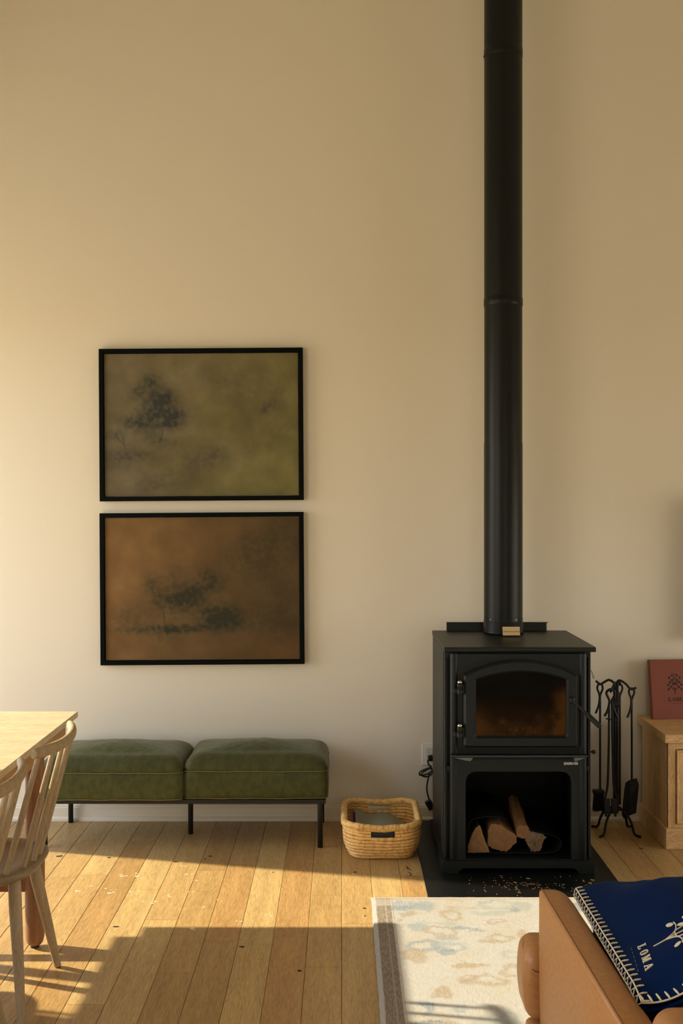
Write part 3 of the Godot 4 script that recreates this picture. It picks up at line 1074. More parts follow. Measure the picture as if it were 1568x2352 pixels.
func fire_tools() -> void:
	var base := Vector3(1.345, 0, 0.22)
	var t := thing("fireplace_tool_stand", "black wrought iron tool stand with curled hooks and four splayed feet", "tool stand", base)
	var st := mb()
	for dx in [-0.0052, 0.0052]:
		for dz in [-0.0052, 0.0052]:
			tube(st, [Vector3(dx, 0.10, dz), Vector3(dx, 0.74, dz)], 0.0074, 6)
	obj("post", st, M.iron, t)
	st = mb(true)
	bx(st, Vector3(0, 0.634, 0), Vector3(0.032, 0.022, 0.03), 0.004)
	obj("post_collar", st, M.iron, t)
	st = mb(true)
	bx(st, Vector3(0, 0.118, 0), Vector3(0.03, 0.02, 0.03), 0.004)
	obj("post_collar", st, M.iron, t)
	for s in [[-1, 1], [1, 1], [-1, -1], [1, -1]]:
		st = mb()
		var pts := []
		for p in [[0.006, 0.118], [0.028, 0.118], [0.060, 0.095], [0.082, 0.06], [0.094, 0.02], [0.106, 0.009], [0.13, 0.006]]:
			var k: float = p[0]
			pts.append(Vector3(s[0] * k * 0.76, p[1], s[1] * k * 0.68))
		tube(st, curve(pts, 5), 0.0062, 8)
		obj("foot", st, M.iron, t)
	var hooks := [
		[[-0.005, 0.73, 0], [-0.012, 0.738, -0.005], [-0.032, 0.748, -0.012], [-0.055, 0.735, -0.018], [-0.072, 0.726, -0.02], [-0.094, 0.742, -0.02]],
		[[0.005, 0.73, 0], [0.014, 0.747, 0], [0.03, 0.743, 0.004], [0.05, 0.728, 0.008], [0.066, 0.709, 0.01], [0.082, 0.706, 0.01], [0.096, 0.714, 0.01]],
		[[-0.004, 0.73, 0.004], [-0.012, 0.737, 0.02], [-0.026, 0.722, 0.045], [-0.042, 0.707, 0.07], [-0.046, 0.708, 0.086], [-0.046, 0.718, 0.094]],
		[[0.004, 0.73, -0.004], [0.012, 0.74, -0.015], [0.022, 0.74, -0.03], [0.032, 0.726, -0.05], [0.036, 0.716, -0.065], [0.038, 0.72, -0.078]],
	]
	for h in hooks:
		st = mb()
		var pts := []
		for p in h:
			pts.append(Vector3(p[0], p[1], p[2]))
		tube(st, curve(pts, 5), 0.0060, 8)
		obj("hook", st, M.iron, t)
	# brush
	var br := tool_root("fireplace_brush", "black fireplace brush hanging leftmost on the iron tool stand", Vector3(1.272, 0.0, 0.20))
	tool_handle(br, 0.7255, 0.2, 0.0052, -1.0)
	st = mb(true)
	bx(st, Vector3(-0.008, 0.196, 0), Vector3(0.056, 0.022, 0.034), 0.005)
	obj("brush_head", st, M.iron, br)
	st = mb(true)
	rng.seed = 31
	for i in 260:
		var x := rng.randf_range(-0.032, 0.016)
		var z := rng.randf_range(-0.014, 0.014)
		var b := Vector3(x, 0.19, z)
		var e := Vector3(x * 1.12 + rng.randf_range(-0.003, 0.003), rng.randf_range(0.10, 0.112), z * 1.25)
		tube(st, [b, e], 0.0011, 3)
	var brs := obj("bristles", st, M.black_metal, br)
	brs.set_meta("kind", "stuff")
	# tongs
	var tg := tool_root("fireplace_tongs", "black fireplace tongs with twin rods hanging in front of the stand's post", Vector3(1.302, 0.0, 0.29))
	st = mb()
	var lp := []
	for p in [[-0.030, 0.585], [-0.016, 0.61], [-0.0065, 0.645], [-0.007, 0.665], [-0.019, 0.69], [-0.018, 0.705], [0, 0.7155], [0.018, 0.705], [0.021, 0.69], [0.008, 0.665], [0.0075, 0.645], [0.019, 0.61], [0.033, 0.578]]:
		lp.append(Vector3(p[0], p[1], 0))
	tube(st, curve(lp, 5), 0.0060, 8)
	obj("handle_loop", st, M.iron, tg)
	for s in [-1.0, 1.0]:
		st = mb()
		tube(st, curve([Vector3(s * 0.0072, 0.65, 0), Vector3(s * 0.0075, 0.57, 0), Vector3(s * 0.010, 0.40, 0), Vector3(s * 0.015, 0.25, 0), Vector3(s * 0.027, 0.18, 0), Vector3(s * 0.022, 0.10, 0.0)], 5), 0.0056, 8)
		obj("rod", st, M.iron, tg)
		st = mb()
		rbox(st, Vector3(s * 0.018, 0.15, 0), Vector3(0.032, 0.075, 0.012), 0.005, 3, 2)
		obj("grip_plate", st, M.iron, tg)
	st = mb()
	tube(st, [Vector3(-0.024, 0.574, 0.004), Vector3(0.0, 0.571, 0.006), Vector3(0.032, 0.564, 0.004)], 0.0035, 6)
	obj("pivot_bar", st, M.iron, tg)
	# poker behind
	var pk := tool_root("fireplace_poker", "black fireplace poker hanging behind the stand's post", Vector3(1.381, 0.0, 0.155))
	pk.position.x = 1.381
	tool_handle(pk, 0.7165, 0.12, 0.0050, -1.0)
	st = mb()
	tube(st, curve([Vector3(0, 0.20, 0), Vector3(-0.012, 0.17, 0), Vector3(-0.03, 0.175, 0)], 5), [0.004, 0.004, 0.004, 0.004, 0.004, 0.0035, 0.003, 0.003, 0.002, 0.002, 0.001], 6)
	obj("poker_spur", st, M.iron, pk)
	# shovel
	var sh := tool_root("fireplace_shovel", "black ash shovel hanging rightmost on the iron tool stand", Vector3(1.420, 0.0, 0.23))
	tool_handle(sh, 0.7105, 0.255, 0.0052, -1.0)
	st = mb(true)
	var blade := [Vector2(1.3875, 0.250), Vector2(1.412, 0.262), Vector2(1.444, 0.270), Vector2(1.4539, 0.242), Vector2(1.4495, 0.184), Vector2(1.4406, 0.100), Vector2(1.405, 0.086), Vector2(1.377, 0.0765), Vector2(1.366, 0.097), Vector2(1.3733, 0.159), Vector2(1.380, 0.215)]
	var rr := []
	for z in [-0.002, 0.002]:
		var ring := []
		for p in blade:
			var x: float = p.x - 1.420
			ring.append(Vector3(x, p.y, z + 0.55 * maxf(0, -x - 0.016) + 0.3 * maxf(0, x - 0.024)))
		ring.reverse()
		rr.append(ring)
	loft(st, rr, false)
	obj("blade", st, M.iron, sh)

func tool_root(called: String, label: String, at: Vector3) -> Node3D:
	return thing(called, label, "fire tool", at, 0, "tools on the fireplace stand")

func tool_handle(t: Node3D, top: float, foot: float, r: float, side: float) -> void:
	var st := mb()
	var lp := []
	for p in [[0.0, top - 0.06], [0.004, top - 0.045], [0.0125, top - 0.022], [0.009, top - 0.004], [0, top], [-0.010, top - 0.004], [-0.0135, top - 0.022], [-0.006, top - 0.048], [-0.005, top - 0.075], [-0.010, top - 0.105], [-0.019, top - 0.13], [-0.025, top - 0.142]]:
		lp.append(Vector3(p[0], p[1], 0.0))
	for i in range(7, lp.size()):
		lp[i].z = 0.009
	tube(st, curve(lp, 5), r, 8)
	obj("handle_loop", st, M.iron, t)
	st = mb()
	tube(st, [Vector3(0, top - 0.055, 0), Vector3(0, foot, 0)], r, 8)
	obj("rod", st, M.iron, t)

func basket() -> void:
	var t := thing("wicker_basket", "honey coloured coiled wicker basket with hand holes on the floor beside the stove", "basket", Vector3(0.184, 0, 0.43))
	var n := noise(1.0, 3, 17)
	var rows := 9
	for k in rows + 1:
		var f := float(k) / rows
		var rim := k == rows
		var y := 0.011 + 0.0152 * k
		var inset := 0.034 * pow(1.0 - f, 3.0) + 0.004 * f
		if rim:
			y = 0.152
			inset = 0.004
		var poly := rrect(0.352 - 2 * inset, 0.452 - 2 * inset, 0.085 - inset * 0.5, 10)
		var closed := []
		var pts := spread(120, Array(poly))
		for i in pts.size():
			var p: Vector2 = pts[i]
			var wob := n.get_noise_3d(p.x * 9, k * 3.7, p.y * 9) * 0.0035
			var dip := 0.006 * cos(clampf(p.x / 0.17, -1, 1) * PI) * (1.0 if absf(p.y) > 0.15 else 0.0) * f
			closed.append(Vector3(p.x, y + wob - dip, -p.y))
		var rad := []
		for i in pts.size():
			var lump := n.get_noise_2d(i * 0.55 + k * 31.0, k * 5.0)
			rad.append((0.0158 if rim else 0.0081) * (1.0 + 0.13 * lump))
		var runs := [[closed, rad, true]]
		if k in [rows - 1, rows - 2]:
			runs = []
			var run := []
			var rr := []
			var start := 0
			while absf(closed[start].x) > 0.046:
				start += 1
			for i in closed.size():
				var j := (i + start) % closed.size()
				if absf(closed[j].x) > 0.046:
					run.append(closed[j])
					rr.append(rad[j])
				elif run.size() > 1:
					runs.append([run, rr, false])
					run = []
					rr = []
			if run.size() > 1:
				runs.append([run, rr, false])
		var st := mb()
		for r in runs:
			tube(st, r[0], r[1], 9, r[2])
		obj("rim" if rim else "coil", st, M.coil, t)
	var st := mb(true)
	var fl := rrect(0.29, 0.39, 0.07, 6)
	loft(st, [flat_ring(fl, 0.003), flat_ring(fl, 0.012)], false)
	obj("bottom", st, M.coil, t)
	# bindings that wrap the coils here and there
	st = mb()
	rng.seed = 21
	for i in 9:
		var x := -0.115 + 0.028 * i + rng.randf_range(-0.009, 0.009)
		var y := 0.152
		var z := 0.222
		var ring := []
		for j in 10:
			var a := TAU * j / 10
			ring.append(Vector3(x + 0.002 * sin(a), y + sin(a) * 0.0172, z + cos(a) * 0.0172))
		tube(st, ring, 0.0011, 4, true)
	var bd := obj("binding", st, mat(Color(0.70, 0.51, 0.29), 0.7), t)
	bd.set_meta("kind", "stuff")
	# papers in it
	var pp := thing("newspaper", "folded grey newspaper lying in the wicker basket", "newspaper", Vector3(0.20, 0.03, 0.44))
	st = mb()
	for k in 4:
		var w := 0.26 - 0.012 * k
		var g := []
		for i in 13:
			var u := i / 12.0
			var x := -0.135 + w * u
			var y := 0.048 + 0.004 * k + 0.05 * pow(1.0 - u, 4.0) + 0.022 * pow(sin(PI * clampf(u * 1.2 - 0.25, 0, 1)), 2.0)
			if u > 0.85:
				y -= 0.03 * (u - 0.85) / 0.15
			g.append(Vector3(x, y, 0))
		for i in 12:
			var zz := Vector3(0, 0.0, 0.15 - 0.006 * k)
			var z2 := Vector3(0, 0.004, -0.13 - 0.01 * k)
			q4(st, g[i] + zz, g[i + 1] + zz, g[i + 1] + z2, g[i] + z2)
			q4(st, g[i] - Vector3(0, 0.002, 0) + z2, g[i + 1] - Vector3(0, 0.002, 0) + z2, g[i + 1] - Vector3(0, 0.002, 0) + zz, g[i] - Vector3(0, 0.002, 0) + zz)
			q4(st, g[i] - Vector3(0, 0.002, 0) + zz, g[i + 1] - Vector3(0, 0.002, 0) + zz, g[i + 1] + zz, g[i] + zz)
	obj("pages", st, M.paper, pp)
	st = mb(true)
	rng.seed = 4
	for i in 14:
		span(st, 0.0, rng.randf_range(0.05, 0.075), 0.0795, 0.0798, 0.11 - 0.012 * i, 0.114 - 0.012 * i)
	var mg := thing("magazine", "red covered magazine standing against the left side inside the wicker basket", "magazine", Vector3(0.062, 0.03, 0.42))
	st = mb(true)
	bx(st, Vector3(0, 0.055, 0), Vector3(0.012, 0.11, 0.24), 0.001, Basis(Vector3.BACK, 0.28))
	obj("cover", st, mat(Color(0.52, 0.12, 0.11), 0.35), mg)
	st = mb(true)
	bx(st, Vector3(0.012, 0.05, 0.005), Vector3(0.006, 0.10, 0.235), 0.001, Basis(Vector3.BACK, 0.28))
	obj("back_pages", st, mat(Color(0.16, 0.17, 0.28), 0.4), mg)
	var m2 := thing("magazine", "dark blue magazine leaning inside the basket, seen through its front hand hole", "magazine", Vector3(0.21, 0.03, 0.60))
	st = mb(true)
	bx(st, Vector3(0, 0.045, 0.015), Vector3(0.18, 0.09, 0.008), 0.001, Basis(Vector3.RIGHT, -0.25))
	obj("cover", st, mat(Color(0.13, 0.17, 0.20), 0.4), m2)


# ---------------------------------------------------------------- bench
func bench() -> void:
	var t := thing("upholstered_bench", "long bench with two green velvet cushions on a black metal frame", "bench", Vector3(-0.735, 0, 0.24))
	var o := t.position
	var n := noise(1.0, 3, 27)
	var seats := [[-1.416, -0.744, 0.485, 0.228, 0.356], [-0.741, -0.066, 0.47, 0.231, 0.361]]
	for s in seats:
		var x0: float = s[0]
		var x1: float = s[1]
		var z1: float = s[2]
		var lo: float = s[3]
		var seam: float = s[4]
		var w := x1 - x0
		var d := z1 - 0.035
		var mid := Vector3((x0 + x1) / 2, 0, (z1 + 0.035) / 2) - o
		var prof := [[lo, 0.012], [lo + 0.003, 0.004], [lo + 0.008, 0.0]]
		for i in range(1, 6):
			prof.append([lerpf(lo + 0.008, seam - 0.006, i / 5.0), -0.004 * sin(PI * i / 5.0)])
		prof.append([seam, 0.005])
		for i in range(1, 11):
			var a := PI / 2 * i / 10.0
			prof.append([seam + 0.076 * sin(a), -0.002 + 0.085 * (1 - cos(a))])
		var rings := []
		for p in prof:
			var ring := []
			var base := spread(112, Array(rrect(w, d, 0.03, 8)))
			var rr := rrect(w - 2 * p[1], d - 2 * p[1], maxf(0.03, 0.03 + p[1] * 0.25), 8)
			var pts := spread(112, Array(rr))
			for q in pts:
				var wob: float = n.get_noise_3d(q.x * 5, p[0] * 14 + x0, q.y * 5) * 0.006 * (1.0 if p[0] > seam + 0.004 else 0.35)
				ring.append(mid + Vector3(q.x * (1 + wob), p[0] + wob * 0.5, -q.y * (1 + wob)))
			rings.append(ring)
		var top: Array = rings[-1]
		var c := Vector3.ZERO
		for q in top:
			c += q
		c /= top.size()
		for k in [0.85, 0.68, 0.5, 0.3, 0.12]:
			var ring := []
			for q in top:
				var dv: Vector3 = q - c
				var an := atan2(dv.z / d, dv.x / w)
				var ev := Vector3(cos(an) * (w / 2 - 0.085), 0, sin(an) * (d / 2 - 0.085))
				var v: Vector3 = c + dv.lerp(ev, minf(1.0, 1.6 * (1.0 - k))) * k
				v.y = lerpf(q.y, c.y, 1 - k) + 0.030 * (1 - k * k) + 0.005 * (1 - k * k) * n.get_noise_2d(v.x * 9 + x0, v.z * 9)
				ring.append(v)
			rings.append(ring)
		var st := mb()
		loft(st, rings)
		var cu := obj("cushion", st, M.velvet, t)
		for yy in [seam, lo + 0.004]:
			st = mb()
			var line := []
			var i := 0
			for q in spread(112, Array(rrect(w + 0.001, d + 0.001, 0.03, 8))):
				line.append(mid + Vector3(q.x, yy + 0.003 * n.get_noise_2d(q.x * 6 + x0, q.y * 6), -q.y))
				i += 1
			tube(st, line, 0.0024, 6, true)
			obj("piping", st, M.piping, cu)
	var st := mb(true)
	span(st, -1.405, -0.075, 0.208, 0.2295, 0.445, 0.467, 0.002)
	span(st, -1.405, -0.075, 0.208, 0.2295, 0.035, 0.057, 0.002)
	span(st, -1.405, -1.383, 0.208, 0.2295, 0.05, 0.46, 0.002)
	span(st, -0.097, -0.075, 0.208, 0.2295, 0.05, 0.46, 0.002)
	span(st, -0.75, -0.728, 0.208, 0.2295, 0.05, 0.46, 0.002)
	obj("frame", st, M.black_metal, t).position = -o
	for p in [[-0.101, 0.449], [-0.101, 0.045], [-1.394, 0.449], [-1.372, 0.045], [-0.739, 0.235]]:
		st = mb()
		lathe(st, Vector3(p[0], 0, p[1]) - o, Vector3.UP, [Vector2(0.0105, 0), Vector2(0.0125, 0.0005), Vector2(0.0125, 0.212)], 20)
		obj("leg", st, M.black_metal, t)


# ---------------------------------------------------------------- pictures
func painting(kind: int) -> ImageTexture:
	var w := 512
	var h := 372
	var n := noise(0.010, 5, 101 + kind)
	var leaf := noise(0.05, 4, 111 + kind)
	var tone := noise(0.004, 3, 121 + kind)
	var im := Image.create(w, h, false, Image.FORMAT_RGB8)
	# soft clumps: x, y, radius x, radius y, strength, in parts of the picture
	var clumps: Array
	if kind == 0:
		clumps = [[0.235, 0.20, 0.05, 0.055, 0.75], [0.16, 0.27, 0.035, 0.04, 0.5], [0.31, 0.31, 0.05, 0.06, 0.85], [0.255, 0.36, 0.085, 0.10, 0.7], [0.29, 0.44, 0.08, 0.06, 0.5], [0.365, 0.43, 0.048, 0.05, 0.9], [0.34, 0.50, 0.045, 0.035, 0.9], [0.20, 0.50, 0.07, 0.06, 0.65], [0.12, 0.48, 0.055, 0.04, 0.5], [0.05, 0.57, 0.05, 0.04, 0.45], [0.26, 0.60, 0.05, 0.035, 0.45], [0.15, 0.71, 0.13, 0.035, 0.55], [0.34, 0.63, 0.10, 0.045, 0.35], [0.50, 0.76, 0.09, 0.07, 0.5], [0.59, 0.71, 0.05, 0.05, 0.45], [0.36, 0.88, 0.13, 0.08, 0.35], [0.07, 0.76, 0.1, 0.07, 0.4], [0.22, 0.93, 0.10, 0.05, 0.35], [0.825, 0.40, 0.035, 0.03, 0.6], [0.87, 0.36, 0.045, 0.035, 0.5], [0.90, 0.27, 0.06, 0.05, 0.25], [0.66, 0.20, 0.16, 0.09, 0.25], [0.70, 0.32, 0.10, 0.05, 0.2], [0.88, 0.52, 0.20, 0.05, 0.22], [0.80, 0.66, 0.12, 0.05, 0.15]]
	else:
		clumps = [[0.24, 0.48, 0.045, 0.07, 0.55], [0.36, 0.37, 0.05, 0.05, 0.3], [0.38, 0.49, 0.11, 0.09, 0.42], [0.48, 0.62, 0.12, 0.08, 0.4], [0.35, 0.66, 0.1, 0.08, 0.3], [0.30, 0.58, 0.07, 0.05, 0.5], [0.41, 0.57, 0.06, 0.05, 0.75], [0.46, 0.52, 0.05, 0.05, 0.6], [0.55, 0.47, 0.055, 0.06, 0.75], [0.52, 0.40, 0.05, 0.05, 0.4], [0.57, 0.70, 0.07, 0.07, 0.9], [0.64, 0.66, 0.045, 0.05, 0.7], [0.62, 0.74, 0.10, 0.05, 0.8], [0.40, 0.78, 0.14, 0.03, 0.85], [0.27, 0.79, 0.12, 0.03, 0.5], [0.12, 0.70, 0.08, 0.08, 0.35], [0.10, 0.79, 0.10, 0.04, 0.3], [0.75, 0.30, 0.16, 0.13, 0.35], [0.88, 0.15, 0.14, 0.11, 0.35], [0.80, 0.72, 0.14, 0.10, 0.3], [0.30, 0.85, 0.09, 0.03, 0.3], [0.92, 0.55, 0.10, 0.2, 0.25]]
	for y in h:
		var v := float(y) / h
		for x in w:
			var u := float(x) / w
			var t := tone.get_noise_2d(x, y)
			var a := n.get_noise_2d(x, y)
			var dark := 0.0
			var lf := leaf.get_noise_2d(x, y)
			for c in clumps:
				var dx: float = (u - c[0]) / c[2]
				var dy: float = (v - c[1]) / c[3]
				var r2 := dx * dx + dy * dy
				if r2 < 5.0:
					var f: float = exp(-r2 * 0.9) * c[4]
					dark += f * clampf(0.85 + 0.75 * lf, 0.0, 1.3)
			dark = clampf(dark, 0, 1)
			var base: Color
			var shade: Color
			if kind == 0:
				base = Color(0.455, 0.42, 0.30).lerp(Color(0.445, 0.43, 0.26), clampf(u * 0.9 + 0.5 * v - 0.45, 0, 1))
				base = base.lerp(Color(0.42, 0.385, 0.315), clampf(0.8 - 1.6 * u + 0.4 * v + t, 0, 1) * 0.7)
				shade = Color(0.275, 0.26, 0.245) if u > 0.45 or v > 0.62 else Color(0.22, 0.23, 0.225)
			else:
				base = Color(0.50, 0.385, 0.245).lerp(Color(0.34, 0.275, 0.18), clampf(1.15 * u + 0.15 * v - 0.1 + 0.3 * t, 0, 1))
				base = base.lerp(Color(0.42, 0.31, 0.18), smoothstep(0.7, 1.0, v) * smoothstep(0.5, 1.0, u) * 0.7)
				shade = Color(0.20, 0.205, 0.16)
			base *= 1.0 + 0.14 * a + 0.12 * t
			var col := base.lerp(shade, dark * 0.92)
			# thin stems
			var stems: Array = [[0.095, 0.58, 0.13, 0.75], [0.30, 0.52, 0.275, 0.63], [0.06, 0.55, 0.10, 0.64]] if kind == 0 else [[0.30, 0.66, 0.32, 0.84]]
			for s in stems:
				var k: float = clampf((v - s[1]) / (s[3] - s[1]), 0, 1)
				var sx: float = lerpf(s[0], s[2], k * k)
				if v > s[1] and v < s[3] and absf(u - sx) < 0.004:
					col = col.lerp(shade, 0.4)
			im.set_pixel(x, y, col)
	return ImageTexture.create_from_image(im)

func picture(kind: int, at: Vector3, w: float, h: float, label: String) -> void:
	var t := thing("framed_painting", label, "painting", at, 0, "two framed landscapes")
	t.rotation.z = deg_to_rad(0.4)
	var loop := func(iw: float, z: float) -> Array:
		return [Vector3(w / 2 - iw, -h / 2 + iw, z), Vector3(w / 2 - iw, h / 2 - iw, z), Vector3(-w / 2 + iw, h / 2 - iw, z), Vector3(-w / 2 + iw, -h / 2 + iw, z)]
	var st := mb(true)
	ring_plate(st, [loop.call(0.0, 0.004), loop.call(0.0, 0.037), loop.call(0.002, 0.039), loop.call(0.021, 0.039), loop.call(0.023, 0.037), loop.call(0.023, 0.004)])
	obj("picture_frame", st, M.frame, t)
	st = mb(true)
	var iw := 0.026
	var p := [Vector3(-w / 2 + iw, -h / 2 + iw, 0.026), Vector3(w / 2 - iw, -h / 2 + iw, 0.026), Vector3(w / 2 - iw, h / 2 - iw, 0.026), Vector3(-w / 2 + iw, h / 2 - iw, 0.026)]
	var uv := [Vector2(0, 1), Vector2(1, 1), Vector2(1, 0), Vector2(0, 0)]
	for i in [0, 2, 1, 0, 3, 2]:
		st.set_uv(uv[i])
		st.add_vertex(p[i])
	var m := mat(Color.WHITE, 0.8, 0.0, 0.25)
	m.albedo_texture = painting(kind)
	obj("canvas", st, m, t)
	st = mb(true)
	bx(st, Vector3(0, 0, 0.014), Vector3(w - 0.05, h - 0.05, 0.02))
	obj("stretcher", st, M.card, t)


# ---------------------------------------------------------------- table and chairs
func dining_table() -> void:
	var t := thing("dining_table", "pale oak dining table with plank top and rounded brown legs, cut by the left edge", "table", Vector3(-1.55, 0, 2.1))
	var o := t.position
	var cuts := [1.122, 1.397, 1.68, 1.965, 2.25, 2.54, 2.83, 3.1]
	var x1 := -1.077
	var x0 := -2.03
	for i in cuts.size() - 1:
		var st := mb(true)
		var z0: float = cuts[i] + (0.0006 if i else 0.0)
		var z1: float = cuts[i + 1] - 0.0006
		var poly := PackedVector2Array([Vector2(x0, 0.737), Vector2(x1 - 0.006, 0.737), Vector2(x1, 0.743), Vector2(x1, 0.7635), Vector2(x1 - 0.0015, 0.765), Vector2(x0, 0.765)])
		extrude(st, poly, z0, z1)
		obj("top_board", st, M.oak_table, t).position = -o
	var st := mb(true)
	span(st, x1 - 0.045, x1 - 0.02, 0.672, 0.737, 1.24, 2.98, 0.001)
	span(st, x0 + 0.02, x0 + 0.045, 0.672, 0.737, 1.24, 2.98, 0.001)
	span(st, x0 + 0.04, x1 - 0.04, 0.672, 0.737, 1.24, 1.265, 0.001)
	span(st, x0 + 0.04, x1 - 0.04, 0.672, 0.737, 2.955, 2.98, 0.001)
	obj("apron", st, M.oak_edge, t).position = -o
	for z in [1.61, 2.65]:
		for x in [-1.116, -1.99]:
			st = mb()
			lathe(st, Vector3(x, 0.008, z) - o, Vector3.UP, [Vector2(0.012, 0), Vector2(0.022, 0.003), Vector2(0.029, 0.012), Vector2(0.0335, 0.028), Vector2(0.0352, 0.055), Vector2(0.0355, 0.2), Vector2(0.034, 0.5), Vector2(0.033, 0.729)], 28)
			var lg := obj("leg", st, M.leg_wood, t)
			st = mb()
			lathe(st, Vector3(x, 0.0, z) - o, Vector3.UP, [Vector2(0.016, 0), Vector2(0.016, 0.012)], 16)
			obj("foot_pad", st, M.black_metal, lg)
		st = mb(true)
		span(st, -1.99, -1.116, 0.205, 0.275, z - 0.018, z + 0.018, 0.003)
		obj("stretcher", st, M.leg_wood, t).position = -o

func make_chair(label: String) -> Node3D:
	var t := thing("dining_chair", label, "chair", Vector3.ZERO, 0, "spindle back chairs at the dining table")
	# seat
	var outline := func(inset: float) -> Array:
		var out := []
		for i in 64:
			var f := TAU * i / 64.0
			var cx := cos(f)
			var cz := sin(f)
			var e := 2.0 / 3.2
			var a := 0.218 - inset
			var b := 0.224 - inset
			out.append(Vector2(signf(cx) * pow(absf(cx), e) * a, signf(cz) * pow(absf(cz), e) * b * (1.0 - 0.05 * cx)))
		return out
	var rings := []
	for p in [[0.06, 0.414], [0.022, 0.417], [0.006, 0.427], [0.0, 0.437], [0.002, 0.446], [0.008, 0.451], [0.014, 0.452], [0.050, 0.452], [0.057, 0.449], [0.066, 0.444], [0.10, 0.440], [0.15, 0.438]]:
		rings.append(flat_ring(PackedVector2Array(outline.call(p[0])), p[1]))
	var st := mb()
	loft(st, rings)
	obj("seat", st, M.oak_seat, t)
	for s in [-1.0, 1.0]:
		st = mb()
		tube(st, [Vector3(0.155, 0.425, s * 0.10), Vector3(0.165, 0.34, s * 0.122), Vector3(0.192, 0.15, s * 0.176), Vector3(0.2115, 0.006, s * 0.2165)], [0.020, 0.0205, 0.0165, 0.0125], 16)
		var lg := obj("leg", st, M.oak_chair, t)
		st = mb()
		tube(st, [Vector3(0.2107, 0.010, s * 0.2148), Vector3(0.212, 0.0, s * 0.218)], 0.010, 12)
		obj("foot_pad", st, M.black_metal, lg)
		st = mb()
		tube(st, [Vector3(-0.14, 0.425, s * 0.12), Vector3(-0.150, 0.34, s * 0.135), Vector3(-0.178, 0.15, s * 0.18), Vector3(-0.20, 0.0, s * 0.21)], [0.020, 0.0205, 0.0165, 0.0125], 16)
		obj("leg", st, M.oak_chair, t)
	# curved top rail
	var pts := []
	var rad := []
	for i in 25:
		var f := lerpf(-1, 1, i / 24.0)
		pts.append(Vector3(0.297 - 0.046 * pow(absf(f), 2.4), 0.838 - 0.003 * cos(f * PI), f * 0.226))
		rad.append(0.0185 * (0.86 + 0.14 * (1.0 - pow(absf(f), 12.0))))
	st = mb()
	tube(st, pts, rad, 18, false, 0.72, Vector3.UP)
	obj("top_rail", st, M.oak_chair, t)
	for zb in [-0.168, -0.101, -0.034, 0.034, 0.101, 0.168]:
		var f: float = zb * 1.19 / 0.226
		st = mb()
		var a := Vector3(0.200 - 0.050 * pow(absf(zb) / 0.168, 2.2), 0.449, zb)
		var b := Vector3(0.295 - 0.046 * pow(absf(f), 2.4), 0.832, zb * 1.19)
		tube(st, [a, a.lerp(b, 0.3), a.lerp(b, 0.7), b], [0.0085, 0.0105, 0.0098, 0.008], 12)
		obj("spindle", st, M.oak_chair, t)
	return t


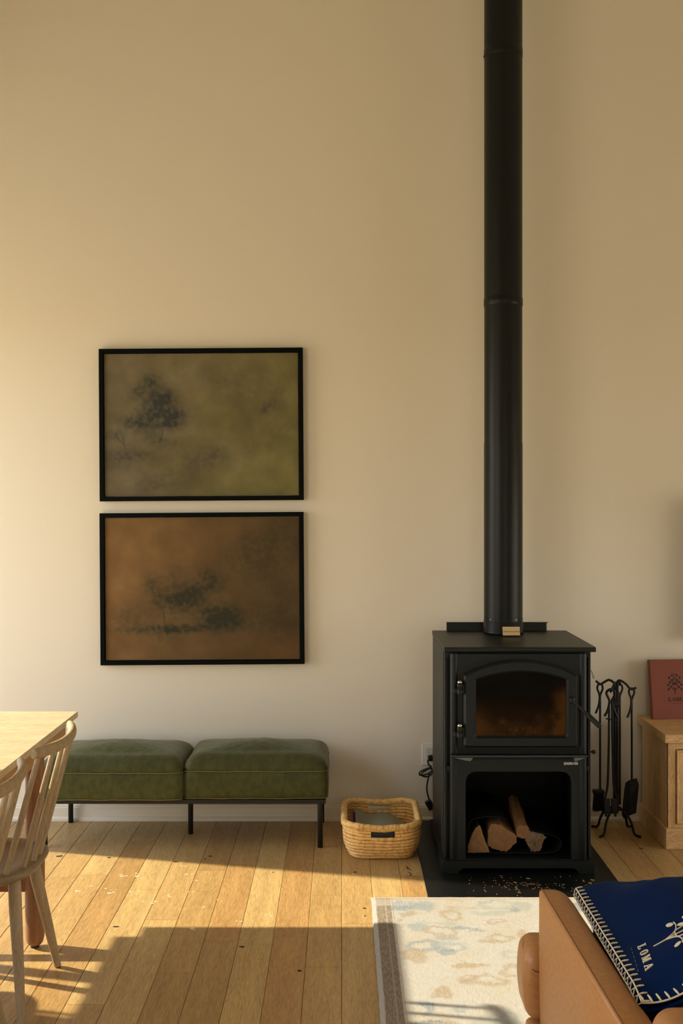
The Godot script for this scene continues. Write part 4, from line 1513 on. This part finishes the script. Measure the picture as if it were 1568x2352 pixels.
# ---------------------------------------------------------------- rug
func rug() -> void:
	var x0 := 0.121
	var x1 := 2.52
	var z0 := 1.141
	var z1 := 4.5
	var w := 1000
	var h := 1400
	var warp := noise_bytes(noise(0.02, 3, 131), 512, 512)
	var speck := noise_bytes(noise(0.33, 2, 132), 512, 512)
	var big := noise_bytes(noise(0.012, 3, 133), 512, 512)
	var streak := noise_bytes(noise(0.30, 1, 134), 512, 512)
	# motifs: x, z in metres from the corner, size x, size z, colour, ring or not
	var blue := Color(0.555, 0.60, 0.615)
	var slate := Color(0.46, 0.53, 0.58)
	var teal := Color(0.60, 0.635, 0.60)
	var tan := Color(0.62, 0.54, 0.43)
	var cream := Color(0.735, 0.72, 0.69)
	var motifs := [[0.17, 0.075, 0.09, 0.055, blue, 0], [0.12, 0.12, 0.05, 0.03, slate, 0], [0.19, 0.125, 0.06, 0.035, blue, 0], [0.20, 0.04, 0.05, 0.02, teal, 0], [0.155, 0.06, 0.03, 0.02, cream, 0], [0.15, 0.055, 0.012, 0.012, tan, 0],
		[0.50, 0.09, 0.09, 0.055, teal, 1], [0.46, 0.05, 0.05, 0.03, blue, 1], [0.60, 0.1, 0.03, 0.06, teal, 0], [0.55, 0.15, 0.02, 0.03, slate, 0], [0.33, 0.04, 0.05, 0.015, tan, 0], [0.36, 0.13, 0.06, 0.02, tan, 1], [0.46, 0.18, 0.09, 0.022, teal, 0], [0.30, 0.21, 0.05, 0.06, tan, 1], [0.14, 0.19, 0.035, 0.035, tan, 0], [0.10, 0.24, 0.02, 0.02, blue, 0],
		[0.23, 0.30, 0.10, 0.03, teal, 1], [0.17, 0.33, 0.03, 0.045, blue, 0], [0.25, 0.36, 0.07, 0.05, tan, 1], [0.33, 0.34, 0.035, 0.018, slate, 0], [0.38, 0.34, 0.02, 0.012, slate, 0], [0.26, 0.42, 0.06, 0.018, blue, 0], [0.47, 0.27, 0.035, 0.03, tan, 1], [0.46, 0.42, 0.05, 0.05, tan, 1], [0.43, 0.47, 0.05, 0.02, tan, 0], [0.55, 0.42, 0.03, 0.06, tan, 0],
		[0.17, 0.50, 0.07, 0.06, slate, 1], [0.28, 0.50, 0.06, 0.05, blue, 1], [0.25, 0.55, 0.04, 0.03, slate, 0], [0.50, 0.58, 0.07, 0.04, teal, 1], [0.14, 0.58, 0.05, 0.06, tan, 0]]
	rng.seed = 140
	for i in 150:
		motifs.append([rng.randf_range(0.12, 2.2), rng.randf_range(0.62, 3.2), rng.randf_range(0.02, 0.09), rng.randf_range(0.02, 0.06), [blue, teal, tan, slate, tan][rng.randi_range(0, 4)], rng.randi_range(0, 1)])
	for i in 90:
		motifs.append([rng.randf_range(0.65, 2.2), rng.randf_range(0.05, 0.6), rng.randf_range(0.02, 0.08), rng.randf_range(0.02, 0.05), [blue, teal, tan, slate, tan][rng.randi_range(0, 4)], rng.randi_range(0, 1)])
	var lay := PackedFloat32Array()
	lay.resize(w * h * 4)
	var px := w / (x1 - x0)
	var out := PackedByteArray()
	out.resize(w * h * 3)
	var cells := {}
	for mo in motifs:
		for cx in range(int((mo[0] - mo[2] * 1.5) * 10) - 1, int((mo[0] + mo[2] * 1.5) * 10) + 2):
			for cz in range(int((mo[1] - mo[3] * 1.5) * 10) - 1, int((mo[1] + mo[3] * 1.5) * 10) + 2):
				var key := cx * 1000 + cz
				if not cells.has(key):
					cells[key] = []
				cells[key].append(mo)
	for y in h:
		var v := y / px
		for x in w:
			var u := x / px
			var k := (y % 512) * 512 + (x % 512)
			var wv := (warp[k] - 128) / 255.0
			var wu := (warp[((y + 200) % 512) * 512 + (x + 91) % 512] - 128) / 255.0
			var sp := speck[k] / 255.0
			var st := streak[((y / 5) % 512) * 512 + x % 512] / 255.0
			var bg := big[k] / 255.0
			var uu := u + wu * 0.05 + (sp - 0.5) * 0.022
			var vv := v + wv * 0.05 + (st - 0.5) * 0.022
			var c := cream
			c = c.lerp(Color(0.72, 0.685, 0.62), clampf((bg - 0.4) * 1.1, 0, 0.6))
			# borders: the far edge has a tan band, the left edge a broad worn brown one
			if v < 0.034 and v > 0.006:
				c = c.lerp(Color(0.68, 0.60, 0.47), 0.65 * smoothstep(0.3, 0.6, sp))
			if u > 0.016 and u < 0.072:
				var f := 0.35 if v < 0.10 else 0.95
				c = c.lerp(Color(0.50, 0.43, 0.34), f * (0.40 + 0.40 * smoothstep(0.25, 0.7, st) + 0.15 * sp) * (1.0 if u < 0.05 or u > 0.054 else 0.4))
			elif u > 0.078 and u < 0.082:
				c = c.lerp(tan, 0.4)
			var near: Array = cells.get(int(u * 10) * 1000 + int(v * 10), [])
			for mo in near:
				if uu < 0.085 or vv < 0.045:
					continue
				var r: float = sqrt(pow((uu - mo[0]) / mo[2], 2.0) + pow((vv - mo[1]) / mo[3], 2.0))
				var f: float = smoothstep(1.15, 0.75, r)
				if mo[5] == 1:
					f *= smoothstep(0.35, 0.75, r)
				c = c.lerp(mo[4], clampf(f * (0.25 + 0.75 * smoothstep(0.30, 0.66, sp * 0.5 + st * 0.5)) * 0.72, 0, 1))
			var knot := 0.90 + 0.10 * sp + 0.07 * (st - 0.4)
			if y % 4 == 0:
				knot *= 0.95
			if u < 0.012 or v < 0.006:
				c = Color(0.76, 0.75, 0.73)
			var at := (y * w + x) * 3
			out[at] = int(clampf(c.r * knot, 0, 1) * 255)
			out[at + 1] = int(clampf(c.g * knot, 0, 1) * 255)
			out[at + 2] = int(clampf(c.b * knot, 0, 1) * 255)
	var tex := ImageTexture.create_from_image(Image.create_from_data(w, h, false, Image.FORMAT_RGB8, out))
	var m := mat(Color(1, 1, 1), 0.95, 0.0, 0.2)
	m.albedo_texture = tex
	var hb := NoiseTexture2D.new()
	hb.width = 512
	hb.height = 512
	hb.seamless = true
	hb.noise = noise(0.25, 2, 141)
	m.heightmap_enabled = true
	m.heightmap_texture = hb
	m.heightmap_scale = 0.07
	var st := mb()
	rng.seed = 142
	var nx := 60
	var nz := 80
	var wob := noise(3.0, 3, 143)
	var g := []
	for j in nz + 1:
		var row := []
		for i in nx + 1:
			var f := Vector2(float(i) / nx, float(j) / nz)
			var x := lerpf(x0, x1, f.x)
			var z := lerpf(z0, z1, f.y)
			if i == 0:
				x += wob.get_noise_1d(z * 6.0) * 0.003 - 0.002 * f.y
			if j == 0:
				z += wob.get_noise_1d(x * 6.0 + 50) * 0.003
			var e: bool = i == 0 or j == 0 or i == nx or j == nz
			row.append([Vector3(x, 0.0125 if e else 0.0155, z), f])
		g.append(row)
	for j in nz:
		for i in nx:
			for p in [g[j][i], g[j][i + 1], g[j + 1][i + 1], g[j][i], g[j + 1][i + 1], g[j + 1][i]]:
				st.set_uv(p[1])
				st.add_vertex(p[0])
	st.set_smooth_group(-1)
	var lowered := func(p: Vector3) -> Vector3: return Vector3(p.x, 0.0064, p.z)
	for i in nx:
		for p in [[g[0][i + 1], 0], [g[0][i], 0], [g[0][i], 1], [g[0][i + 1], 0], [g[0][i], 1], [g[0][i + 1], 1]]:
			st.set_uv(p[0][1])
			st.add_vertex(lowered.call(p[0][0]) if p[1] else p[0][0])
	for j in nz:
		for p in [[g[j][0], 0], [g[j + 1][0], 0], [g[j + 1][0], 1], [g[j][0], 0], [g[j + 1][0], 1], [g[j][0], 1]]:
			st.set_uv(p[0][1])
			st.add_vertex(lowered.call(p[0][0]) if p[1] else p[0][0])
	for e in [[g[0][0], g[0][nx], g[nz][nx], g[nz][0]]]:
		for k in [0, 2, 1, 0, 3, 2]:
			st.set_uv(e[k][1])
			st.add_vertex(Vector3(e[k][0].x, 0.0064, e[k][0].z))
	tag(obj("area_rug", st, m), "cream woven rug with faded blue and tan motifs and a worn brown border", "rug")


# ---------------------------------------------------------------- sideboard
func sideboard() -> void:
	var t := thing("sideboard", "low oak sideboard with framed panel door at the right edge", "sideboard", Vector3(2.25, 0, 0.25))
	var o := t.position
	var st := mb(true)
	span(st, 1.508, 3.0, 0.496, 0.536, 0.004, 0.487, 0.0025)
	obj("top", st, M.side_top, t).position = -o
	st = mb(true)
	span(st, 1.526, 1.546, 0.09, 0.497, 0.03, 0.468, 0.001)
	span(st, 2.96, 2.98, 0.09, 0.497, 0.03, 0.468, 0.001)
	span(st, 1.546, 2.96, 0.09, 0.497, 0.03, 0.045)
	span(st, 1.546, 2.96, 0.09, 0.105, 0.045, 0.455)
	obj("case", st, M.side_oak, t).position = -o
	st = mb(true)
	span(st, 1.526, 1.562, 0.097, 0.497, 0.455, 0.470, 0.001)
	span(st, 1.562, 2.96, 0.465, 0.497, 0.455, 0.470, 0.001)
	span(st, 1.562, 2.96, 0.097, 0.115, 0.455, 0.470, 0.001)
	span(st, 2.03, 2.06, 0.115, 0.465, 0.455, 0.470, 0.001)
	span(st, 2.50, 2.53, 0.115, 0.465, 0.455, 0.470, 0.001)
	obj("face_frame", st, M.side_oak, t).position = -o
	for x in [1.562, 2.06, 2.53]:
		var x0: float = x + 0.004
		var x1: float = x + (0.464 if x < 1.6 else 0.436 if x < 2.1 else 0.426)
		st = mb(true)
		var lp := func(k: float, z: float) -> Array:
			return [Vector3(x1 - k, 0.118 + k, z), Vector3(x1 - k, 0.462 - k, z), Vector3(x0 + k, 0.462 - k, z), Vector3(x0 + k, 0.118 + k, z)]
		ring_plate(st, [lp.call(0.0, 0.46), lp.call(0.0, 0.478), lp.call(0.0015, 0.4795), lp.call(0.006, 0.4795), lp.call(0.012, 0.474), lp.call(0.012, 0.46)])
		span(st, x0 + 0.011, x1 - 0.011, 0.129, 0.451, 0.462, 0.475, 0.001)
		obj("door", st, M.side_oak, t).position = -o
	st = mb(true)
	span(st, 1.512, 3.0, 0.0, 0.097, 0.02, 0.485, 0.0025)
	obj("plinth", st, M.side_top, t).position = -o
	# boxed album that leans on the wall
	var b := thing("boxed_album", "dark red boxed album with a printed tree emblem leaning on the wall on the sideboard", "album", Vector3(1.70, 0.5365, 0.108))
	b.rotation = Vector3(deg_to_rad(-9.0), deg_to_rad(6.0), 0)
	st = mb(true)
	span(st, -0.146, 0.154, 0.0, 0.296, -0.034, 0.0, 0.002)
	obj("cover", st, M.red_box, b)
	st = mb()
	emblem(st, func(u: float, v: float) -> Vector3: return Vector3(-0.022 + u * 0.074, 0.120 + v * 0.074, 0.0004), 0.0010, Vector3(0, 0, 1))
	obj("tree_print", st, M.ink, b)
	for i in 4:
		text("letter", ["L", "O", "M", "A"][i], 0.0205, "Droid Serif", M.ink, b, Vector3(-0.0155 + (i - 1.5) * 0.0245, 0.0965, 0.0006), Basis(), 0.0004, true)
	st = mb(true)
	for i in 9:
		span(st, -0.044 + i * 0.0064, -0.0395 + i * 0.0064, 0.075, 0.077, 0.0, 0.0005)
	obj("small_print", st, mat(Color(0.25, 0.14, 0.10), 0.8), b)
	# television off to the right, whose shade falls on the wall
	var tv := thing("television", "black flat television on the back wall above the sideboard, just beyond the right edge", "television", Vector3(2.4, 1.28, 0.06))
	st = mb(true)
	bx(st, Vector3(0, 0, 0.03), Vector3(1.25, 0.70, 0.05), 0.006)
	obj("case", st, M.black_metal, tv)
	st = mb(true)
	bx(st, Vector3(0, 0, 0.0555), Vector3(1.23, 0.675, 0.002))
	obj("screen", st, mat(Color(0.02, 0.02, 0.022), 0.1), tv)
	st = mb(true)
	bx(st, Vector3(0, 0, -0.0275), Vector3(0.4, 0.3, 0.06))
	obj("wall_mount", st, M.black_metal, tv)

func emblem(st: SurfaceTool, at: Callable, r: float, out: Vector3) -> void:  # tree with paired branches; u from -0.5 to 0.5, v from 0 to 1.5
	var lines := [[[0.0, 0.0], [0.0, 0.5], [0.0, 1.0], [-0.02, 1.46]]]
	for s in [-1.0, 1.0]:
		lines += [
			[[0, 0.22], [s * 0.12, 0.40], [s * 0.32, 0.46], [s * 0.47, 0.44]],
			[[0, 0.40], [s * 0.14, 0.42], [s * 0.20, 0.56], [s * 0.30, 0.58]],
			[[0, 0.66], [s * 0.16, 0.82], [s * 0.34, 0.76], [s * 0.50, 0.72]],
			[[0, 0.72], [s * 0.18, 0.92], [s * 0.34, 1.06], [s * 0.42, 1.18]],
			[[0, 1.05], [s * 0.13, 1.16], [s * 0.24, 1.30]],
		]
	for l in lines:
		var pts := []
		for p in l:
			pts.append(Vector3(p[0], p[1], 0))
		var path := []
		for p in curve(pts, 5):
			path.append(at.call(p.x, p.y))
		tube(st, path, r, 6)
	for s in [-1.0, 1.0]:
		for p in [[0.45, 0.36, 1.0], [0.28, 0.55, 0.6], [0.46, 0.66, 0.9], [0.33, 0.86, 1.2], [0.14, 0.70, 0.9], [0.15, 1.0, 0.3], [0.37, 1.16, 0.9], [0.16, 1.32, 0.5]]:
			var ring := []
			var mid: Vector3 = at.call(s * p[0], p[1])
			for j in 10:
				var f := TAU * j / 10
				var e := Vector2(cos(f) * 0.085, sin(f) * 0.055).rotated(p[2] * s + PI / 2)
				ring.append(at.call(s * p[0] + e.x, p[1] + e.y) + out * r * 0.3)
			for j in 10:
				t3o(st, mid + out * r * 1.3, ring[j], ring[(j + 1) % 10], mid - out * 0.02)


# ---------------------------------------------------------------- sofa, pillow, blanket
func sofa() -> void:
	var t := thing("leather_sofa", "caramel brown leather sofa with a slim arm seen from behind at the lower right", "sofa", Vector3(1.35, 0, 3.1))
	var o := t.position
	var lean := func(p: Vector3) -> Vector3: return Vector3(p.x + (p.z - 2.655) * 0.028, p.y, p.z) - o
	var st := mb()
	# arm: tight outer edge, softly rounded inner edge
	var prof := []
	for i in 6:
		var f := PI - PI / 2 * i / 5.0
		prof.append(Vector2(0.538 + cos(f) * 0.010, 0.572 + sin(f) * 0.010))
	for i in 9:
		var f := PI / 2 - PI / 2 * i / 8.0
		prof.append(Vector2(0.560 + cos(f) * 0.062, 0.517 + sin(f) * 0.065))
	prof += [Vector2(0.622, 0.12), Vector2(0.532, 0.12), Vector2(0.527, 0.3), Vector2(0.526, 0.45)]
	prof.reverse()
	var rings := []
	for k in [[3.66, 0.0], [3.2, 0.0], [2.9, 0.0], [2.70, 0.0], [2.668, 0.002], [2.658, 0.007], [2.655, 0.015]]:
		var ring := []
		for p in prof:
			var c := Vector2(0.578, 0.35)
			var d: Vector2 = p - c
			var l := d.length()
			var s: Vector2 = c + d * (l - k[1]) / l
			ring.append(lean.call(Vector3(s.x, s.y, k[0])))
		rings.append(ring)
	rings.reverse()
	loft(st, rings)
	obj("arm", st, M.leather, t)
	st = mb()
	var line := []
	for i in 30:
		var z := lerpf(2.66, 3.66, i / 29.0)
		line.append(lean.call(Vector3(0.5345, 0.5815, z)))
	tube(st, line, 0.0012, 6)
	obj("arm_seam", st, M.seam, t)
	# far arm
	st = mb()
	rbox(st, Vector3(2.30, 0.35, 3.16) - o, Vector3(0.10, 0.46, 1.0), 0.03, 4, 3)
	obj("arm", st, M.leather, t)
	# seat: T shaped cushion ends in front of the arm
	st = mb()
	var bulge := func(p: Vector3) -> Vector3:
		var q: Vector3 = p + o
		var f := (q.y - 0.315) / 0.11
		return p + Vector3(0.016 * f * f if q.x < 0.6 else 0.0, -0.012 * smoothstep(2.60, 2.67, q.z) if q.y > 0.36 else 0.0, 0)
	rbox(st, Vector3(1.39, 0.310, 2.575) - o, Vector3(1.80, 0.20, 0.15), 0.032, 8, 4, bulge)
	var sc := obj("seat_cushion", st, M.leather, t)
	st = mb()
	rbox(st, Vector3(1.44, 0.315, 3.0) - o, Vector3(1.60, 0.205, 0.85), 0.05, 6, 4)
	obj("seat_deck", st, M.leather, t)
	st = mb()
	tube(st, curve([Vector3(0.508, 0.398, 2.54) - o, Vector3(0.500, 0.388, 2.585) - o, Vector3(0.503, 0.371, 2.625) - o, Vector3(0.515, 0.356, 2.648) - o, Vector3(0.540, 0.350, 2.653) - o], 5), 0.0016, 6)
	obj("cushion_seam", st, M.seam, sc)
	st = mb()
	rbox(st, Vector3(1.40, 0.15, 3.1) - o, Vector3(1.80, 0.12, 1.02), 0.02, 4, 2)
	obj("base", st, M.leather, t)
	for x in [0.62, 2.2]:
		for z in [2.72, 3.5]:
			st = mb()
			lathe(st, Vector3(x, 0.0156, z) - o, Vector3.UP, [Vector2(0.015, 0), Vector2(0.02, 0.08)], 14)
			obj("leg", st, M.black_metal, t)
	# back
	st = mb()
	rbox(st, Vector3(1.42, 0.415, 3.555) - o, Vector3(1.63, 0.42, 0.27), 0.045, 8, 5)
	obj("back", st, M.leather, t)
	st = mb()
	tube(st, curve([Vector3(0.676, 0.59, 3.421) - o, Vector3(0.674, 0.613, 3.434) - o, Vector3(0.670, 0.6255, 3.47) - o, Vector3(0.664, 0.6255, 3.60) - o], 6), 0.0022, 6)
	obj("back_seam", st, M.seam, t)
	# pillow
	var p := thing("throw_pillow", "grey throw pillow on the sofa seat under the navy blanket", "pillow", Vector3(0.99, 0.419, 3.02))
	st = mb()
	var puff := func(q: Vector3) -> Vector3:
		var e := maxf(absf(q.x) / 0.34, absf(q.z) / 0.30)
		return Vector3(q.x, 0.085 + (q.y - 0.085) * (1.0 - 0.35 * pow(e, 3.0)), q.z)
	rbox(st, Vector3(0, 0.085, 0), Vector3(0.68, 0.17, 0.60), 0.05, 8, 4, puff)
	obj("pillow_case", st, M.grey_cloth, p)

func blanket_y(x: float, z: float) -> float:
	var u := clampf((x - 0.623) / 0.2, 0, 1)
	var y := 0.588 + 0.09 * u * u * (3 - 2 * u)
	y -= 0.07 * (1.0 - smoothstep(2.66, 2.87, z)) * smoothstep(0.66, 0.8, x)
	y += 0.010 * sin((z - 2.7) * 13.0 + x * 5.0) * smoothstep(0.70, 0.9, x) * smoothstep(3.3, 2.9, z)
	y += 0.006 * sin(z * 22.0 - x * 9.0) * smoothstep(0.62, 0.7, x) * smoothstep(2.95, 3.2, z)
	y -= 0.02 * smoothstep(3.25, 3.38, z) * smoothstep(0.75, 0.63, x)
	return y

func blanket() -> void:
	var t := thing("blanket", "navy blue folded blanket with cream edge stitching and embroidered tree on the sofa", "blanket", Vector3(0.9, 0.55, 3.0))
	var o := t.position
	var edge_near := func(x: float) -> float: return 3.325 + 0.055 * smoothstep(0.62, 0.8, x)
	var edge_far := func(x: float) -> float: return 2.685 - 0.02 * smoothstep(0.62, 0.8, x)
	var at := func(x: float, f: float, drop: float) -> Vector3:
		var z: float = lerpf(edge_far.call(x), edge_near.call(x), f)
		return Vector3(x, blanket_y(x, z) - drop, z) - o
	for layer in 2:
		var st := mb()
		var xs := []
		var x0 := 0.623 if layer == 0 else 0.617
		for i in 41:
			xs.append(x0 + 0.72 * pow(i / 40.0, 1.3))
		var nz := 60
		var drop := 0.0 if layer == 0 else 0.016
		var top := []
		var bot := []
		for x in xs:
			var ra := []
			var rb := []
			for j in nz + 1:
				ra.append(at.call(x, j / float(nz), drop))
				rb.append(at.call(x, j / float(nz), drop + 0.006))
			top.append(ra)
			bot.append(rb)
		var nx: int = xs.size() - 1
		for i in nx:
			for j in nz:
				q4(st, top[i][j], top[i][j + 1], top[i + 1][j + 1], top[i + 1][j])
				q4(st, bot[i][j], bot[i + 1][j], bot[i + 1][j + 1], bot[i][j + 1])
		for j in nz:
			q4(st, bot[0][j], bot[0][j + 1], top[0][j + 1], top[0][j])
			q4(st, bot[nx][j + 1], bot[nx][j], top[nx][j], top[nx][j + 1])
		for i in nx:
			q4(st, bot[i + 1][0], bot[i][0], top[i][0], top[i + 1][0])
			q4(st, bot[i][nz], bot[i + 1][nz], top[i + 1][nz], top[i][nz])
		obj("cloth", st, M.navy, t)
	# stitching
	var st := mb()
	var l0 := []
	var l1 := []
	var zig := []
	for j in 61:
		l0.append(at.call(0.6225, j / 60.0, -0.001))
		l1.append(at.call(0.6165, j / 60.0, 0.016))
	tube(st, l0, 0.0019, 6)
	tube(st, l1, 0.0019, 6)
	for j in 53:
		zig.append(at.call(0.6205, j / 52.0, 0.0015) if j % 2 == 0 else at.call(0.6145, j / 52.0, 0.0155))
	tube(st, zig, 0.0015, 5)
	for j in 27:
		var f := j / 26.0
		tube(st, [at.call(0.6225, f, -0.0008), at.call(0.631, f - 0.003, -0.0018), at.call(0.641, f - 0.006, -0.001)], [0.0017, 0.0026, 0.0017], 6)
	var e := []
	for i in 33:
		e.append(at.call(lerpf(0.6225, 0.95, i / 32.0), 1.0, 0.001))
	tube(st, e, 0.0022, 6)
	for i in 20:
		var x := 0.628 + 0.0165 * i
		tube(st, [at.call(x, 1.0, -0.0008), at.call(x - 0.002, 0.984, -0.002), at.call(x - 0.004, 0.966, -0.001)], [0.0018, 0.0028, 0.0018], 6)
	var sw := obj("edge_stitching", st, M.thread, t)
	# embroidery
	st = mb()
	var up := Vector2(0.99, 0.13)
	var right := Vector2(-0.13, 0.99)
	var map := func(u: float, v: float) -> Vector3:
		var p: Vector2 = Vector2(0.699, 3.142) + right * u * 0.12 + up * v * 0.12
		return Vector3(p.x, blanket_y(p.x, p.y) + 0.0012, p.y) - o
	emblem(st, map, 0.0017, Vector3(0, 1, 0))
	obj("embroidered_tree", st, M.thread, t)
	var mid := Vector2(0.6745, 3.163)
	var letters := ["L", "O", "M", "A"]
	for i in 4:
		var p: Vector2 = mid + right * (i - 1.5) * 0.035
		var y := blanket_y(p.x, p.y)
		var slope := Vector3(up.x * 0.01, blanket_y(p.x + up.x * 0.01, p.y + up.y * 0.01) - y, up.y * 0.01).normalized()
		var rgt := Vector3(right.x * 0.01, blanket_y(p.x + right.x * 0.01, p.y + right.y * 0.01) - y, right.y * 0.01).normalized()
		var nrm := rgt.cross(slope).normalized()
		text("embroidered_letter", letters[i], 0.021, "Droid Serif", M.thread, t, Vector3(p.x, y + 0.001, p.y) - o, Basis(rgt, slope, nrm), 0.0024, true)
	st = mb()
	for i in 6:
		var a: Vector2 = mid - up * 0.022 + right * (i - 3) * 0.022
		var b: Vector2 = a + right * 0.013
		tube(st, [Vector3(a.x, blanket_y(a.x, a.y) + 0.0006, a.y) - o, Vector3(b.x, blanket_y(b.x, b.y) + 0.0006, b.y) - o], 0.0012, 5)
	obj("small_lettering", st, M.grey_cloth, t)


func _ready() -> void:
	view_and_light()
	materials()
	room()
	floor_boards()
	rug()
	stove()
	bench()
	dining_table()
	var c := make_chair("pale oak spindle back dining chair drawn up to the table, the nearer to the bench")
	c.position = Vector3(-1.2, 0, 2.0)
	var d: Node3D = c.duplicate()
	d.name = numbered("dining_chair")
	add_child(d, true)
	d.position = Vector3(-1.21, 0, 2.553)
	d.set_meta("label", "pale oak spindle back dining chair cut off by the left edge of the photo")
	for z in [2.02, 2.60]:
		var f: Node3D = c.duplicate()
		f.name = numbered("dining_chair")
		add_child(f, true)
		f.position = Vector3(-1.95, 0, z)
		f.rotation.y = PI
		f.set_meta("label", "pale oak spindle back dining chair on the window side, %s" % ("nearer the bench" if z < 2.3 else "farther from bench"))
	sideboard()
	sofa()
	blanket()
	picture(0, Vector3(-0.713, 2.017, 0), 1.035, 0.774, "framed olive green misty landscape with a tree, hung above the brown one")
	picture(1, Vector3(-0.709, 1.1835, 0), 1.035, 0.772, "framed brown hazy landscape with dark trees, hung below the green one")
	basket()
	hearth_things()
	outlet_and_cord()
	fire_tools()
